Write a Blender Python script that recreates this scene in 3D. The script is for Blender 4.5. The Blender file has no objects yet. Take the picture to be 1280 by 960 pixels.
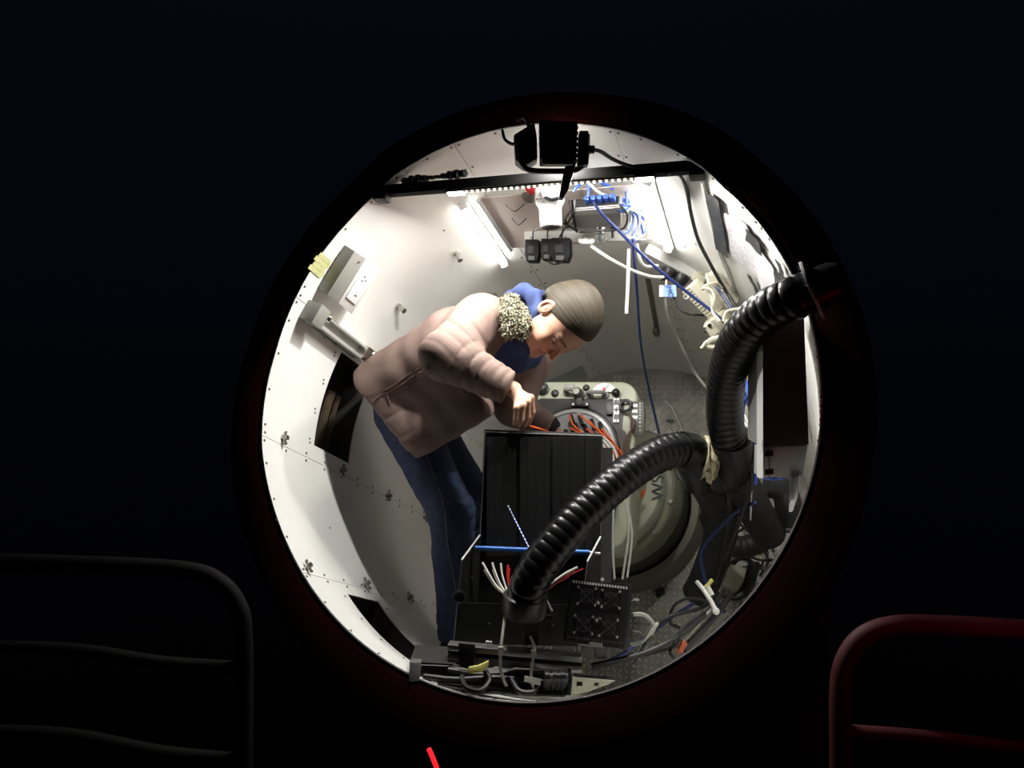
import bpy, bmesh, math, random
import numpy as np
from mathutils import Vector, Matrix
from mathutils.bvhtree import BVHTree
random.seed(7); rng = np.random.default_rng(7)
SC = bpy.context.scene
COL = SC.collection

# ------------------------------------------------------------------ camera
F = 1000.0                      # focal length in pixels of the 1280 x 960 frame
EYE = np.array([0.0, 0.0, 1.6])
cam_data = bpy.data.cameras.new('camera'); cam_data.sensor_width = 36.0
cam_data.lens = 36.0 * F / 1280.0; cam_data.clip_start = 0.05; cam_data.clip_end = 200
cam = bpy.data.objects.new('camera', cam_data); COL.objects.link(cam)
cam.location = EYE; cam.rotation_euler = (math.pi/2, 0, 0)
SC.camera = cam
# ------------------------------------------------------------------ night sky, exposure
world = bpy.data.worlds.new('night_sky'); SC.world = world; world.use_nodes = True
bg = world.node_tree.nodes['Background']
bg.inputs[1].default_value = 1.0                         # faint blue night sky fading to black towards the ground
_nt = world.node_tree; _tc = _nt.nodes.new('ShaderNodeTexCoord'); _sp = _nt.nodes.new('ShaderNodeSeparateXYZ'); _cr = _nt.nodes.new('ShaderNodeValToRGB')
_nt.links.new(_tc.outputs['Generated'], _sp.inputs[0]); _mr = _nt.nodes.new('ShaderNodeMapRange'); _mr.inputs[1].default_value = -.35; _mr.inputs[2].default_value = .55
_nt.links.new(_sp.outputs['Z'], _mr.inputs[0]); _nt.links.new(_mr.outputs[0], _cr.inputs[0]); _nt.links.new(_cr.outputs[0], bg.inputs[0])
_cr.color_ramp.elements[0].color = (.0003, .0003, .0004, 1); _cr.color_ramp.elements[1].color = (.0022, .0026, .0055, 1)
vs = SC.view_settings
vs.view_transform = 'Standard'; vs.look = 'None'; vs.gamma = 1.0; vs.use_curve_mapping = False
vs.exposure = 0.0
TUBE_POWER = 22.0      # emission strength of the tubes beside the ceiling plate
STRIP_POWER = 4.0      # watt of the LED strip under the light bar
END_POWER = (9.0, 6.0) # watt of the two bright lamps at the ends of the strip
FLOOD_POWER = 5.5     # watt of the floodlight aimed into the cabin
RED_POWER = 0.50        # watt of the red lamp out on the platform

# ------------------------------------------------------------------ barrel frame (axis runs away from the opening)
AX = np.array([.370, 1.0, -.401]); AX /= np.linalg.norm(AX)
RN = np.array([.324, 1.0, -.227]); RN /= np.linalg.norm(RN)      # normal of the oblique rim
CC = np.array([.002, 2.225, 1.578]); R = .8; L = 1.84
E1 = np.cross(AX, [0, 0, 1]); E1 /= np.linalg.norm(E1); E2 = np.cross(E1, AX)
V = lambda *a: np.array(a, float)
def norm(v): v = np.asarray(v, float); return v/np.linalg.norm(v)
def ray(x, y): return V((x-640)/F, 1, -(y-480)/F)
def at(x, y, d): return EYE + ray(x, y)*d
def wallp(th, z, off=0.0):
    t = math.radians(th); return CC + AX*z + (R-off)*(math.cos(t)*E1 + math.sin(t)*E2)
def wall_tz(x, y):
    d = ray(x, y); c = CC-EYE; dp = d-AX*(d@AX); cp = c-AX*(c@AX)
    A = dp@dp; B = -2*dp@cp; K = cp@cp-R*R
    t = (-B+math.sqrt(max(B*B-4*A*K, 0)))/(2*A); P = EYE+d*t-CC
    return math.degrees(math.atan2(P@E2, P@E1)) % 360, P@AX
def wallx(x, y, off=0.0): return wallp(*wall_tz(x, y), off)
RIM_T = [0, 24, 36, 46.5, 51, 66, 77, 98, 123.5, 128.5, 137, 148, 172, 181, 194, 215, 240, 330]   # small unevenness of the rim edge
RIM_D = [.014, .020, .012, .013, -.012, -.012, -.005, -.007, -.006, .009, .014, .011, .010, 0, -.012, 0, 0, .006]
def zrim(th):
    t = math.radians(th); return -R*(math.cos(t)*(E1@RN)+math.sin(t)*(E2@RN))/(AX@RN)+float(np.interp(th, RIM_T, RIM_D, period=360))
def disc(x, y, z):                                     # point of pixel ray on the plane across the barrel at axial z
    d = ray(x, y); return EYE + d*(((CC-EYE)@AX+z)/(d@AX))
def rimx(x, y, off=0.0):
    d = ray(x, y); return EYE + d*(((CC-EYE)@RN+off)/(d@RN))
def wframe(th):                                        # inward normal, tangent (growing theta), axis
    t = math.radians(th); return -(math.cos(t)*E1+math.sin(t)*E2), -math.sin(t)*E1+math.cos(t)*E2, AX

# ------------------------------------------------------------------ materials
MATS = {}
def mat(name, col, rough=.5, metal=0.0, var=0.0, scale=20, bump=0.0, bscale=60, emit=None, estr=0.0,
        trans=0.0, alpha=1.0, sss=0.0, attr=None, coat=0.0, stretch=None, spec=None):
    if name in MATS: return MATS[name]
    m = bpy.data.materials.new(name); m.use_nodes = True; nt = m.node_tree
    b = nt.nodes['Principled BSDF']; MATS[name] = m
    b.inputs['Base Color'].default_value = (*col, 1); b.inputs['Roughness'].default_value = rough
    b.inputs['Metallic'].default_value = metal
    if trans: b.inputs['Transmission Weight'].default_value = trans
    if alpha < 1: b.inputs['Alpha'].default_value = alpha
    if spec is not None: b.inputs['Specular IOR Level'].default_value = spec
    if coat: b.inputs['Coat Weight'].default_value = coat; b.inputs['Coat Roughness'].default_value = .15
    if sss:
        b.inputs['Subsurface Weight'].default_value = sss; b.inputs['Subsurface Radius'].default_value = (.012, .004, .002)
        b.inputs['Subsurface Scale'].default_value = .4
    if emit: b.inputs['Emission Color'].default_value = (*emit, 1); b.inputs['Emission Strength'].default_value = estr
    tc = nt.nodes.new('ShaderNodeTexCoord'); src = tc.outputs['Object']
    if stretch:
        mp = nt.nodes.new('ShaderNodeMapping'); mp.inputs['Scale'].default_value = stretch
        nt.links.new(src, mp.inputs['Vector']); src = mp.outputs[0]
    base = None
    if attr:
        at_ = nt.nodes.new('ShaderNodeAttribute'); at_.attribute_name = attr; base = at_.outputs['Color']
    if var:
        n = nt.nodes.new('ShaderNodeTexNoise'); n.inputs['Scale'].default_value = scale; n.inputs['Detail'].default_value = 5
        nt.links.new(src, n.inputs['Vector'])
        mr = nt.nodes.new('ShaderNodeMapRange'); mr.inputs[1].default_value = .3; mr.inputs[2].default_value = .7
        mr.inputs[3].default_value = 1-var; mr.inputs[4].default_value = 1+var*.6
        nt.links.new(n.outputs['Fac'], mr.inputs[0])
        mx = nt.nodes.new('ShaderNodeMix'); mx.data_type = 'RGBA'; mx.blend_type = 'MULTIPLY'; mx.inputs[0].default_value = 1
        if base: nt.links.new(base, mx.inputs[6])
        else: mx.inputs[6].default_value = (*col, 1)
        nt.links.new(mr.outputs[0], mx.inputs[7]); base = mx.outputs[2]
    if base: nt.links.new(base, b.inputs['Base Color'])
    if bump:
        n2 = nt.nodes.new('ShaderNodeTexNoise'); n2.inputs['Scale'].default_value = bscale; n2.inputs['Detail'].default_value = 4
        nt.links.new(src, n2.inputs['Vector'])
        bp = nt.nodes.new('ShaderNodeBump'); bp.inputs['Strength'].default_value = bump; bp.inputs['Distance'].default_value = .004
        nt.links.new(n2.outputs['Fac'], bp.inputs['Height']); nt.links.new(bp.outputs[0], b.inputs['Normal'])
    return m
M_WALL = mat('wall_paint', (.82, .81, .77), .45, var=.05, scale=4)
M_WALLBACK = mat('wall_backing', (.10, .09, .08), .8)
M_SCREW = mat('screw_steel', (.20, .19, .17), .4, .8)
M_CHROME = mat('chrome', (.55, .54, .50), .25, 1.0)
M_BLACK = mat('black_plastic', (.012, .012, .013), .4)
M_BLACKMET = mat('black_metal', (.016, .016, .018), .35, .2, var=.2, scale=12)
M_DARKSHELL = mat('outer_shell', (.012, .0010, .0012), .8, var=.2, scale=6, spec=.03)
M_ALU = mat('aluminium', (.42, .42, .41), .35, .9, var=.12, scale=9)
M_GREYMET = mat('grey_metal', (.34, .33, .31), .45, .35, var=.1, scale=10)
M_CREAM = mat('cream_paint', (.46, .48, .36), .45, var=.12, scale=12)
M_CREAMPL = mat('cream_plastic', (.58, .55, .43), .4, var=.05, scale=15)
M_WHITEPL = mat('white_plastic', (.82, .82, .80), .35)
M_RUBBER = mat('hose_rubber', (.005, .005, .0055), .3, var=.2, scale=14, spec=.3)
M_BLUE = mat('blue_cable', (.045, .12, .55), .4)
M_NAVYC = mat('navy_cable', (.020, .035, .150), .4)
M_WHITEC = mat('white_cable', (.78, .77, .70), .4)
M_BLACKC = mat('black_cable', (.012, .012, .012), .45)
M_ORANGE = mat('orange_fibre', (.80, .12, .02), .4)
M_RED = mat('red_wire', (.5, .02, .02), .4)
M_GLASS = mat('clear_glass', (.9, .92, .92), .05, trans=.9)

# ------------------------------------------------------------------ object helpers
def register(o, label=None, cat=None, group=None, kind=None):
    if label: o['label'] = label
    if cat: o['category'] = cat
    if group: o['group'] = group
    if kind: o['kind'] = kind
    return o
ROOT = {}
def thing(name, label, cat, base, group=None, kind=None):
    o = bpy.data.objects.new(name, None); COL.objects.link(o); o.empty_display_size = .05
    o.location = tuple(base); ROOT[o] = np.array(base, float)
    return register(o, label, cat, group, kind)
def link(name, me, parent=None, loc=None):
    o = bpy.data.objects.new(name, me); COL.objects.link(o)
    if parent is not None: o.parent = parent; ROOT[o] = ROOT[parent]
    if loc is not None: o.location = tuple(loc)
    return o
class MB:
    def __init__(s): s.v = []; s.f = []; s.mi = []; s.mats = []
    def _m(s, m):
        if m is None: return 0
        if m not in s.mats: s.mats.append(m)
        return s.mats.index(m)
    def add(s, v, f, m=None):
        k = len(s.v); s.v.extend([np.asarray(p, float) for p in v]); s.f.extend([tuple(i+k for i in q) for q in f])
        s.mi.extend([s._m(m)]*len(f)); return s
    def box(s, c, ex, ey, ez, m=None):                  # centre and three half vectors
        c = np.asarray(c, float); ex, ey, ez = map(lambda q: np.asarray(q, float), (ex, ey, ez))
        if np.dot(np.cross(ex, ey), ez) < 0: ex = -ex
        v = [c+i*ex+j*ey+k*ez for k in (-1, 1) for j in (-1, 1) for i in (-1, 1)]
        return s.add(v, [(0, 2, 3, 1), (4, 5, 7, 6), (0, 1, 5, 4), (2, 6, 7, 3), (0, 4, 6, 2), (1, 3, 7, 5)], m)
    def slab(s, pts, off, m=None):                      # polygon and its copy moved by off
        pts = [np.asarray(p, float) for p in pts]; off = np.asarray(off, float); n = len(pts)
        nn = sum(np.cross(pts[i]-pts[0], pts[(i+1) % n]-pts[0]) for i in range(n))
        if nn@off > 0: pts = pts[::-1]
        f = [tuple(range(n)), tuple(range(2*n-1, n-1, -1))]+[(i, n+i, n+(i+1) % n, (i+1) % n) for i in range(n)]
        f = [f[0], f[1]]+[q[::-1] for q in f[2:]]
        f = [q[::-1] if False else q for q in f]
        return s.add(pts+[p+off for p in pts], f, m)
    def cyl(s, a, b, ra, rb=None, n=16, m=None, caps=True):
        a = np.asarray(a, float); b = np.asarray(b, float); rb = ra if rb is None else rb
        d = norm(b-a); u = norm(np.cross(d, [0, 0, 1] if abs(d[2]) < .9 else [1, 0, 0])); w = np.cross(d, u)
        v = []
        for p, r in ((a, ra), (b, rb)):
            for i in range(n):
                t = 2*math.pi*i/n; v.append(p+r*(math.cos(t)*u+math.sin(t)*w))
        f = [(i, (i+1) % n, n+(i+1) % n, n+i) for i in range(n)]
        if caps: f += [tuple(range(n-1, -1, -1)), tuple(range(n, 2*n))]
        return s.add(v, f, m)
    def lathe(s, a, d, prof, n=24, m=None, closed=True):  # prof: list of (along, radius)
        a = np.asarray(a, float); d = norm(d); u = norm(np.cross(d, [0, 0, 1] if abs(d[2]) < .9 else [1, 0, 0])); w = np.cross(d, u)
        v = []
        for h, r in prof:
            for i in range(n):
                t = 2*math.pi*i/n; v.append(a+d*h+r*(math.cos(t)*u+math.sin(t)*w))
        f = []
        for k in range(len(prof)-1):
            f += [(k*n+i, k*n+(i+1) % n, (k+1)*n+(i+1) % n, (k+1)*n+i) for i in range(n)]
        if closed:
            f += [tuple(range(n-1, -1, -1)), tuple(range((len(prof)-1)*n, len(prof)*n))]
        return s.add(v, f, m)
    def sphere(s, c, r, n=12, m=None, ax=None):
        ax = np.eye(3) if ax is None else np.array(ax, float); r = np.ones(3)*r
        c = np.asarray(c, float); k = n//2; v = [c+ax.T@(r*V(0, 0, 1))]
        for j in range(1, k):
            for i in range(n):
                p = math.pi*j/k; t = 2*math.pi*i/n
                v.append(c+ax.T@(r*V(math.sin(p)*math.cos(t), math.sin(p)*math.sin(t), math.cos(p))))
        v.append(c+ax.T@(r*V(0, 0, -1))); e = len(v)-1
        f = [(0, 1+i, 1+(i+1) % n) for i in range(n)]
        for j in range(k-2):
            f += [(1+j*n+i, 1+(j+1)*n+i, 1+(j+1)*n+(i+1) % n, 1+j*n+(i+1) % n) for i in range(n)]
        f += [(e, 1+(k-2)*n+(i+1) % n, 1+(k-2)*n+i) for i in range(n)]
        return s.add(v, f, m)
    def tube(s, pts, r, n=8, m=None, sub=6, rfun=None, closed=False):
        P = smooth_path(pts, sub, closed) if sub else np.array(pts, float)
        T = np.gradient(P, axis=0); T /= np.linalg.norm(T, axis=1)[:, None]+1e-12
        u = norm(np.cross(T[0], [0, 0, 1] if abs(T[0][2]) < .9 else [1, 0, 0])); v = []
        ln = np.r_[0, np.cumsum(np.linalg.norm(np.diff(P, axis=0), axis=1))]
        for k, p in enumerate(P):
            u = norm(u-T[k]*(u@T[k])); w = np.cross(T[k], u); rr = rfun(ln[k], ln[-1]) if rfun else r
            for i in range(n):
                t = 2*math.pi*i/n; v.append(p+rr*(math.cos(t)*u+math.sin(t)*w))
        K = len(P); f = []
        for k in range(K-1):
            f += [(k*n+i, k*n+(i+1) % n, (k+1)*n+(i+1) % n, (k+1)*n+i) for i in range(n)]
        f += [tuple(range(n-1, -1, -1)), tuple(range((K-1)*n, K*n))]
        return s.add(v, f, m)
    def build(s, name, m=None, parent=None, label=None, cat=None, group=None, kind=None, base=None, smooth=False, bevel=0.0, seg=2):
        me = bpy.data.meshes.new(name)
        if parent is not None: org = ROOT[parent]
        elif base is not None: org = np.asarray(base, float)
        else:
            A = np.array(s.v); org = V(*(A[:, :2].min(0)+A[:, :2].max(0))/2, A[:, 2].min())
        me.from_pydata([tuple(p-org) for p in s.v], [], s.f)
        if m is not None and not s.mats: me.materials.append(m)
        else:
            if m is not None and s.mats and s.mats[0] is not m: pass
            for q in s.mats: me.materials.append(q)
            me.polygons.foreach_set('material_index', s.mi)
        bm = bmesh.new(); bm.from_mesh(me)
        bmesh.ops.recalc_face_normals(bm, faces=bm.faces)
        if bevel:
            ed = [e for e in bm.edges if len(e.link_faces) == 2 and e.calc_face_angle(0) > .5]
            bmesh.ops.bevel(bm, geom=ed, offset=bevel, segments=seg, affect='EDGES', profile=.6, clamp_overlap=True)
        bm.to_mesh(me); bm.free()
        if smooth or bevel:
            me.polygons.foreach_set('use_smooth', [True]*len(me.polygons))
            me.set_sharp_from_angle(angle=math.radians(40))
        o = link(name, me, parent, None if parent is not None else org)
        if parent is None: ROOT[o] = org
        return register(o, label, cat, group, kind)
def smooth_path(pts, sub=6, closed=False):
    P = [np.asarray(p, float) for p in pts]
    if len(P) == 2: return np.array([P[0]+(P[1]-P[0])*t for t in np.linspace(0, 1, sub+1)])
    Q = [2*P[0]-P[1]]+P+[2*P[-1]-P[-2]]; out = []
    for i in range(1, len(Q)-2):
        a, b, c, d = Q[i-1:i+3]
        for k in range(sub):
            t = k/sub; out.append(.5*((2*b)+(c-a)*t+(2*a-5*b+4*c-d)*t*t+(3*b-a-3*c+d)*t**3))
    out.append(P[-1]); return np.array(out)
def cable(name, pts, r, m, label, cat='cable', group=None, parent=None, n=8, sub=7):
    return MB().tube(pts, r, n, None, sub).build(name, m, parent, label, cat, group, smooth=True, base=None if parent is not None else pts[0])
def text_mesh(txt, size, depth=.0006):
    c = bpy.data.curves.new('lettering', 'FONT'); c.body = txt; c.size = size; c.extrude = depth; c.align_x = 'CENTER'; c.align_y = 'CENTER'
    o = bpy.data.objects.new('lettering_tmp', c); COL.objects.link(o)
    dg = bpy.context.evaluated_depsgraph_get(); me = bpy.data.meshes.new_from_object(o.evaluated_get(dg))
    bpy.data.objects.remove(o); bpy.data.curves.remove(c); return me
def lettering(txt, size, pos, right, up, m, parent):
    me = text_mesh(txt, size); me.materials.clear(); me.materials.append(m)
    r = norm(right); n = norm(np.cross(r, up)); u = np.cross(n, r)
    Mx = Matrix(((r[0], u[0], n[0], 0), (r[1], u[1], n[1], 0), (r[2], u[2], n[2], 0), (0, 0, 0, 1)))
    o = link('lettering', me, parent); org = ROOT[parent]
    o.matrix_local = Matrix.Translation(Vector(np.asarray(pos)-org)) @ Mx
    return o
def copy_part(o, parent, loc):
    c = o.copy(); COL.objects.link(c); c.parent = parent; c.location = tuple(loc); ROOT[c] = ROOT[parent]; return c
# ================================================================== THE SETTING: barrel-shaped cabin
barrel = thing('wall_barrel', 'white riveted inside wall of a round tilted cabin', None, CC, kind='structure')
SEAMS = [36, 72, 108, 158.5, 190.8, 222, 255, 288, 324, 360]
HOLES = [(162.3, 187, .265, .50, 1), (225.2, 247, .272, .475, 2)]
def panel_mesh(t0, t1, hole, thick=.004):
    T = list(np.linspace(t0, t1, max(int((t1-t0)/2.4), 4)+1)); Z = [.14, .2, .3, .4, .5, .65, .8, 1.0, 1.2, 1.4, 1.6, L]
    if hole:
        T = sorted(set([t for t in T if min(abs(t-hole[0]), abs(t-hole[1])) > .8]+[hole[0], hole[1]]))
        Z = sorted(set([z for z in Z if min(abs(z-hole[2]), abs(z-hole[3])) > .03]+[hole[2], hole[3]]))
    mb = MB(); idx = {}
    def vert(i, j, k):
        key = (i, j, k)
        if key not in idx:
            z = zrim(T[i]) if j == 0 else Z[j-1]
            if j == 1 and z < zrim(T[i])+.02: z = zrim(T[i])+.02
            idx[key] = len(mb.v); mb.v.append(wallp(T[i], z, 0 if k == 0 else -thick))
        return idx[key]
    def solid(i, j):
        if not (0 <= i < len(T)-1 and 0 <= j < len(Z)): return False
        if hole:
            tm = (T[i]+T[i+1])/2; z0 = -9 if j == 0 else Z[j-1]; zm = (z0+Z[j])/2 if j else -1
            if hole[0] < tm < hole[1] and hole[2] < zm < hole[3]: return False
        return True
    for i in range(len(T)-1):
        for j in range(len(Z)):
            if not solid(i, j): continue
            c = [(i, j), (i+1, j), (i+1, j+1), (i, j+1)]
            mb.f.append(tuple(vert(*q, 0) for q in c)); mb.f.append(tuple(vert(*q, 1) for q in c[::-1])); mb.mi += [0, 0]
            for e, (di, dj) in enumerate(((0, -1), (1, 0), (0, 1), (-1, 0))):
                if not solid(i+di, j+dj):
                    p, q = c[e], c[(e+1) % 4]
                    mb.f.append((vert(*p, 0), vert(*p, 1), vert(*q, 1), vert(*q, 0))); mb.mi.append(0)
    return mb
for k, t0 in enumerate(SEAMS):
    t1 = SEAMS[(k+1) % len(SEAMS)]; t1 = t1 if t1 > t0 else t1+360
    hole = next((h for h in HOLES if t0 < h[0] < t1), None)
    g = .075
    p = panel_mesh(t0+g, t1-g, hole).build('wall_panel', M_WALL, barrel, smooth=True)
# backing shell behind the panel joints, with pockets behind the openings
mb = MB(); n = 90; RB = .0065; segs = [i*4 for i in range(n)]
def holeat(t, z):
    return any(h[0]-3 < t < h[1]+3 and h[2]-.05 < z < h[3]+.05 for h in HOLES)
Zb = [None, .16, .215, .27, .32, .4, .475, .53, .58, .7, 1.0, 1.4, L+.01]; idx = {}
def bv(i, j, k):
    key = (i % n, j, k)
    if key not in idx:
        t = segs[i % n]; z = zrim(t)+.001 if j == 0 else Zb[j]
        idx[key] = len(mb.v); mb.v.append(wallp(t, z, -RB if k == 0 else -.04))
    return idx[key]
for i in range(n):
    for j in range(len(Zb)-1):
        tm = segs[i]+2; zm = .08 if j == 0 else (Zb[j]+Zb[j+1])/2
        if holeat(tm, zm): continue
        mb.f.append((bv(i, j, 0), bv(i+1, j, 0), bv(i+1, j+1, 0), bv(i, j+1, 0))); mb.mi.append(0)
        mb.f.append((bv(i, j, 1), bv(i, j+1, 1), bv(i+1, j+1, 1), bv(i+1, j, 1))); mb.mi.append(0)
mb.build('backing_shell', M_WALLBACK, barrel, smooth=True)
M_POCKET = mat('pocket_dark', (.035, .03, .026), .7, var=.3, scale=20)
M_POCKETW = mat('pocket_brown', (.12, .085, .055), .7, var=.25, scale=25)
for h in HOLES:                                          # dark pocket with brown frame members behind each opening
    mb = MB(); dpt = .12; t0, t1, z0, z1, _ = h
    T = np.linspace(t0-.5, t1+.5, 9)
    for q in range(8):
        mb.add([wallp(T[q], z0-.006, -dpt), wallp(T[q+1], z0-.006, -dpt), wallp(T[q+1], z1+.006, -dpt), wallp(T[q], z1+.006, -dpt)], [(0, 1, 2, 3)])
        for z in (z0-.006, z1+.006):
            mb.add([wallp(T[q], z, -.004), wallp(T[q+1], z, -.004), wallp(T[q+1], z, -dpt), wallp(T[q], z, -dpt)], [(0, 1, 2, 3)])
    for t in (t0-.5, t1+.5):
        mb.add([wallp(t, z0-.006, -.004), wallp(t, z1+.006, -.004), wallp(t, z1+.006, -dpt), wallp(t, z0-.006, -dpt)], [(0, 1, 2, 3)])
    pk = mb.build('wall_pocket', M_POCKET, barrel, smooth=False)
    for zz, w in ((z0+.13, .035), (z0+.19, .014)):
        s = MB(); TT = np.linspace(t0+(8 if h[4] == 1 else 1), t1-.3, 7)
        for q in range(6):
            s.slab([wallp(TT[q], zz, -.075), wallp(TT[q+1], zz, -.075), wallp(TT[q+1], zz+w, -.075), wallp(TT[q], zz+w, -.075)], -.012*wframe(TT[q])[0])
        s.build('frame_rail', M_POCKETW, pk)
# light handle plate in the upper pocket
s = MB(); s.tube([wallp(*wall_tz(409, 513), -.05), wallp(*wall_tz(413, 497), -.05)], .005, 6).build('pocket_handle', M_GREYMET, barrel, smooth=True)
# screw heads: pairs along the seams, singles along the rim, doubles beside the openings
scr = MB()
def screw(th, z, r=.0048):
    nrm, tg, ax = wframe(th); p = wallp(th, z); scr.cyl(p-nrm*.001, p+nrm*.002, r, r*.8, 8)
for t in SEAMS:
    z0 = zrim(t)
    for z in np.arange(z0+.012, 1.75, .115):
        screw(t-.9, z); screw(t+.9, z)
for t in np.arange(0, 360, 8.2):
    if min(abs((t-s_+180) % 360-180) for s_ in SEAMS) > 2: screw(t+rng.normal(0, .3), zrim(t)+.012)
for t0, t1, z0, z1, k in HOLES:
    for t in np.linspace(t0+1, t1-1, 4):
        screw(t, z0-.03, .004); screw(t+.9, z0-.026 if k == 1 else z1+.03, .004)
for x, y in ((412, 410), (405, 422), (555, 288), (444, 364), (456, 347), (412, 660), (345, 650), (870, 305), (856, 308), (895, 360), (860, 250)):
    screw(*wall_tz(x, y), .004)
scr.build('screw_heads', M_SCREW, barrel, kind='stuff', smooth=True)
# wing fasteners standing on the wall
FAST = [(189.3, .083), (189.9, .447), (190.6, .80), (191.6, 1.147), (220.6, .086), (221.0, .434), (221.6, .755), (222.4, 1.105), (122.8, .365), (143.6, .381), (121.5, .72), (111.2, .85)]
for i, (t, z) in enumerate(FAST):
    nrm, tg, ax = wframe(t); p = wallp(t, z); s = MB()
    if i < 8:
        s.lathe(p-nrm*.002, nrm, [(0, .009), (.004, .009), (.006, .005), (.016, .005), (.018, .008), (.024, .008)], 10)
        s.box(p+nrm*.011, tg*.020, ax*.0035, nrm*.003)
        s.sphere(p+nrm*.013+tg*.019, .0048, 8); s.sphere(p+nrm*.013-tg*.019, .0048, 8)
    else:
        s.lathe(p-nrm*.002, nrm, [(0, .011), (.012, .011), (.014, .008), (.03, .008), (.031, .0105), (.042, .0105), (.044, .004)], 12)
    s.build('wing_fastener' if i < 8 else 'wall_stud', M_CHROME if i >= 8 else mat('fastener_steel', (.33, .31, .26), .35, .9), barrel, smooth=True)
# torn grey tape strip down the rear wall
g = MB(); tt = [wall_tz(810, 348), wall_tz(822, 415)]
for q in range(6):
    a0 = tt[0][0]+(tt[1][0]-tt[0][0])*q/6; a1 = tt[0][0]+(tt[1][0]-tt[0][0])*(q+1)/6; z0 = tt[0][1]+(tt[1][1]-tt[0][1])*q/6; z1 = tt[0][1]+(tt[1][1]-tt[0][1])*(q+1)/6
    g.slab([wallp(a0-.8, z0, .001), wallp(a0+.8, z0, .001), wallp(a1+.8, z1, .001), wallp(a1-.8, z1, .001)], wframe(a0)[0]*.0012)
g.build('tape_strip', mat('grey_tape', (.16, .15, .12), .6, var=.4, scale=40), barrel)
s = MB(); t, z = wall_tz(821, 412); nr, tg, ax = wframe(t); s.box(wallp(t, z, .012), tg*.011, ax*.03, nr*.012); s.build('wall_clip', M_SCREW, barrel, bevel=.002)

# end plate of the cabin: tread plate
EP = CC+AX*L
floor = thing('floor', 'raised pattern tread plate closing the far end of the cabin', None, EP, kind='structure')
s = MB(); s.lathe(EP, AX, [(0, R+.03), (.012, R+.03)], 72); s.build('tread_plate', mat('tread_metal', (.30, .285, .25), .45, .3, var=.3, scale=9, bump=.1, bscale=40), floor)
DG1 = norm(E1+E2); DG2 = norm(E2-E1)
s = MB(); st = .028
for i in range(-29, 30):
    for j in range(-29, 30):
        x, y = i*st, j*st
        if x*x+y*y > (R-.02)**2 or (x+.06)**2+(y-.04)**2 < .36**2: continue
        u, w = (DG1, DG2) if (i+j) % 2 else (DG2, DG1)
        d1 = norm(u+w*.0); p = EP+E1*x+E2*y
        s.add([p-d1*.0165, p-w*.0048, p+d1*.0165, p+w*.0048, p-d1*.010-AX*.004, p+d1*.010-AX*.004],
              [(0, 1, 4), (1, 5, 4), (1, 2, 5), (2, 3, 5), (3, 4, 5), (3, 0, 4)])
s.build('raised_tread', mat('tread_lug', (.62, .60, .54), .35, .35), floor, kind='stuff')
# outer lip around the opening and the dark outside of the barrel
lip = MB(); nn = 96; prof = [(-.004, .006), (-.018, -.004), (-.11, 0.0), (-.125, .02), (-.125, .45), (-.11, 1.0), (-.10, L+.02)]
for i in range(nn):
    for o, dz in prof: lip.v.append(wallp(i*360/nn, zrim(i*360/nn)*(1 if dz < .3 else 0)+dz, o-.004))
P_ = len(prof)
for i in range(nn):
    for k in range(P_-1):
        q = (i+1) % nn; lip.f.append((i*P_+k, q*P_+k, q*P_+k+1, i*P_+k+1)); lip.mi.append(0)
lip.build('trim_1', M_DARKSHELL, None, 'dark rounded outer lip and shell around the round cabin opening', None, kind='structure', smooth=True, base=CC)
# ================================================================== LIGHT BAR, CEILING PLATE AND WHAT HANGS THERE
BL, BR = rimx(472, 240, .02), rimx(880, 208, .02)
bx = norm(BR-BL); bn = norm(RN-bx*(RN@bx)); bz = np.cross(bx, bn)
if bz[2] < 0: bz = -bz
bar = thing('light_bar', 'black bar across the top of the opening with LED strip along its lower edge', 'light bar', (BL+BR)/2)
blen = np.linalg.norm(BR-BL)
s = MB(); s.box((BL+BR)/2, bx*blen/2, bz*.0165, bn*.014); s.build('beam', mat('beam_black', (.004, .004, .0045), .7, spec=.2), bar, bevel=.003)
for q, p in ((1, BL), (-1, BR)):
    s = MB(); s.box(p+bx*q*.018-bz*.012, bx*.022, bz*.022, bn*.022); s.build('end_bracket', M_BLACK, bar, bevel=.004)
s = MB(); p0 = BL+bx*blen*.24-bz*.019; p1 = BL+bx*blen*.845-bz*.019
s.box((p0+p1)/2, (p1-p0)/2, bz*.0018, bn*.006); strip = s.build('led_strip', mat('strip_base', (.10, .085, .06), .5), bar)
M_LED = mat('led_emitter', (1, .95, .85), .4, emit=(1, .93, .80), estr=9)
led = None; NL = 34
for i in range(NL):
    p = p0+(p1-p0)*(i+.5)/NL-bz*.0045-bn*.003
    if led is None:
        s = MB(); s.box(V(0, 0, 0), bx*.0032, bz*.0024, bn*.0032); me_parent = strip
        led = MB(); led.v = s.v; led.f = s.f; led.mi = s.mi
        led = led.build('led', M_LED, None, base=V(0, 0, 0), bevel=.001, seg=1); led.parent = strip; ROOT[led] = ROOT[strip]; led.location = tuple(p-ROOT[strip])
    else: copy_part(led, strip, p-ROOT[strip])
def area(name, loc, direction, sx, sy, power, col, xdir, parent=None, spread=180):
    d = bpy.data.lights.new(name, 'AREA'); d.shape = 'RECTANGLE'; d.size = sx; d.size_y = sy; d.energy = power; d.color = col
    d.spread = math.radians(spread)
    o = bpy.data.objects.new(name, d); COL.objects.link(o)
    z = -norm(direction); x = norm(np.asarray(xdir)-z*(np.asarray(xdir)@z)); y = np.cross(z, x)
    M_ = Matrix(((x[0], y[0], z[0], loc[0]), (x[1], y[1], z[1], loc[1]), (x[2], y[2], z[2], loc[2]), (0, 0, 0, 1)))
    o.matrix_world = M_
    return o
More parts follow.
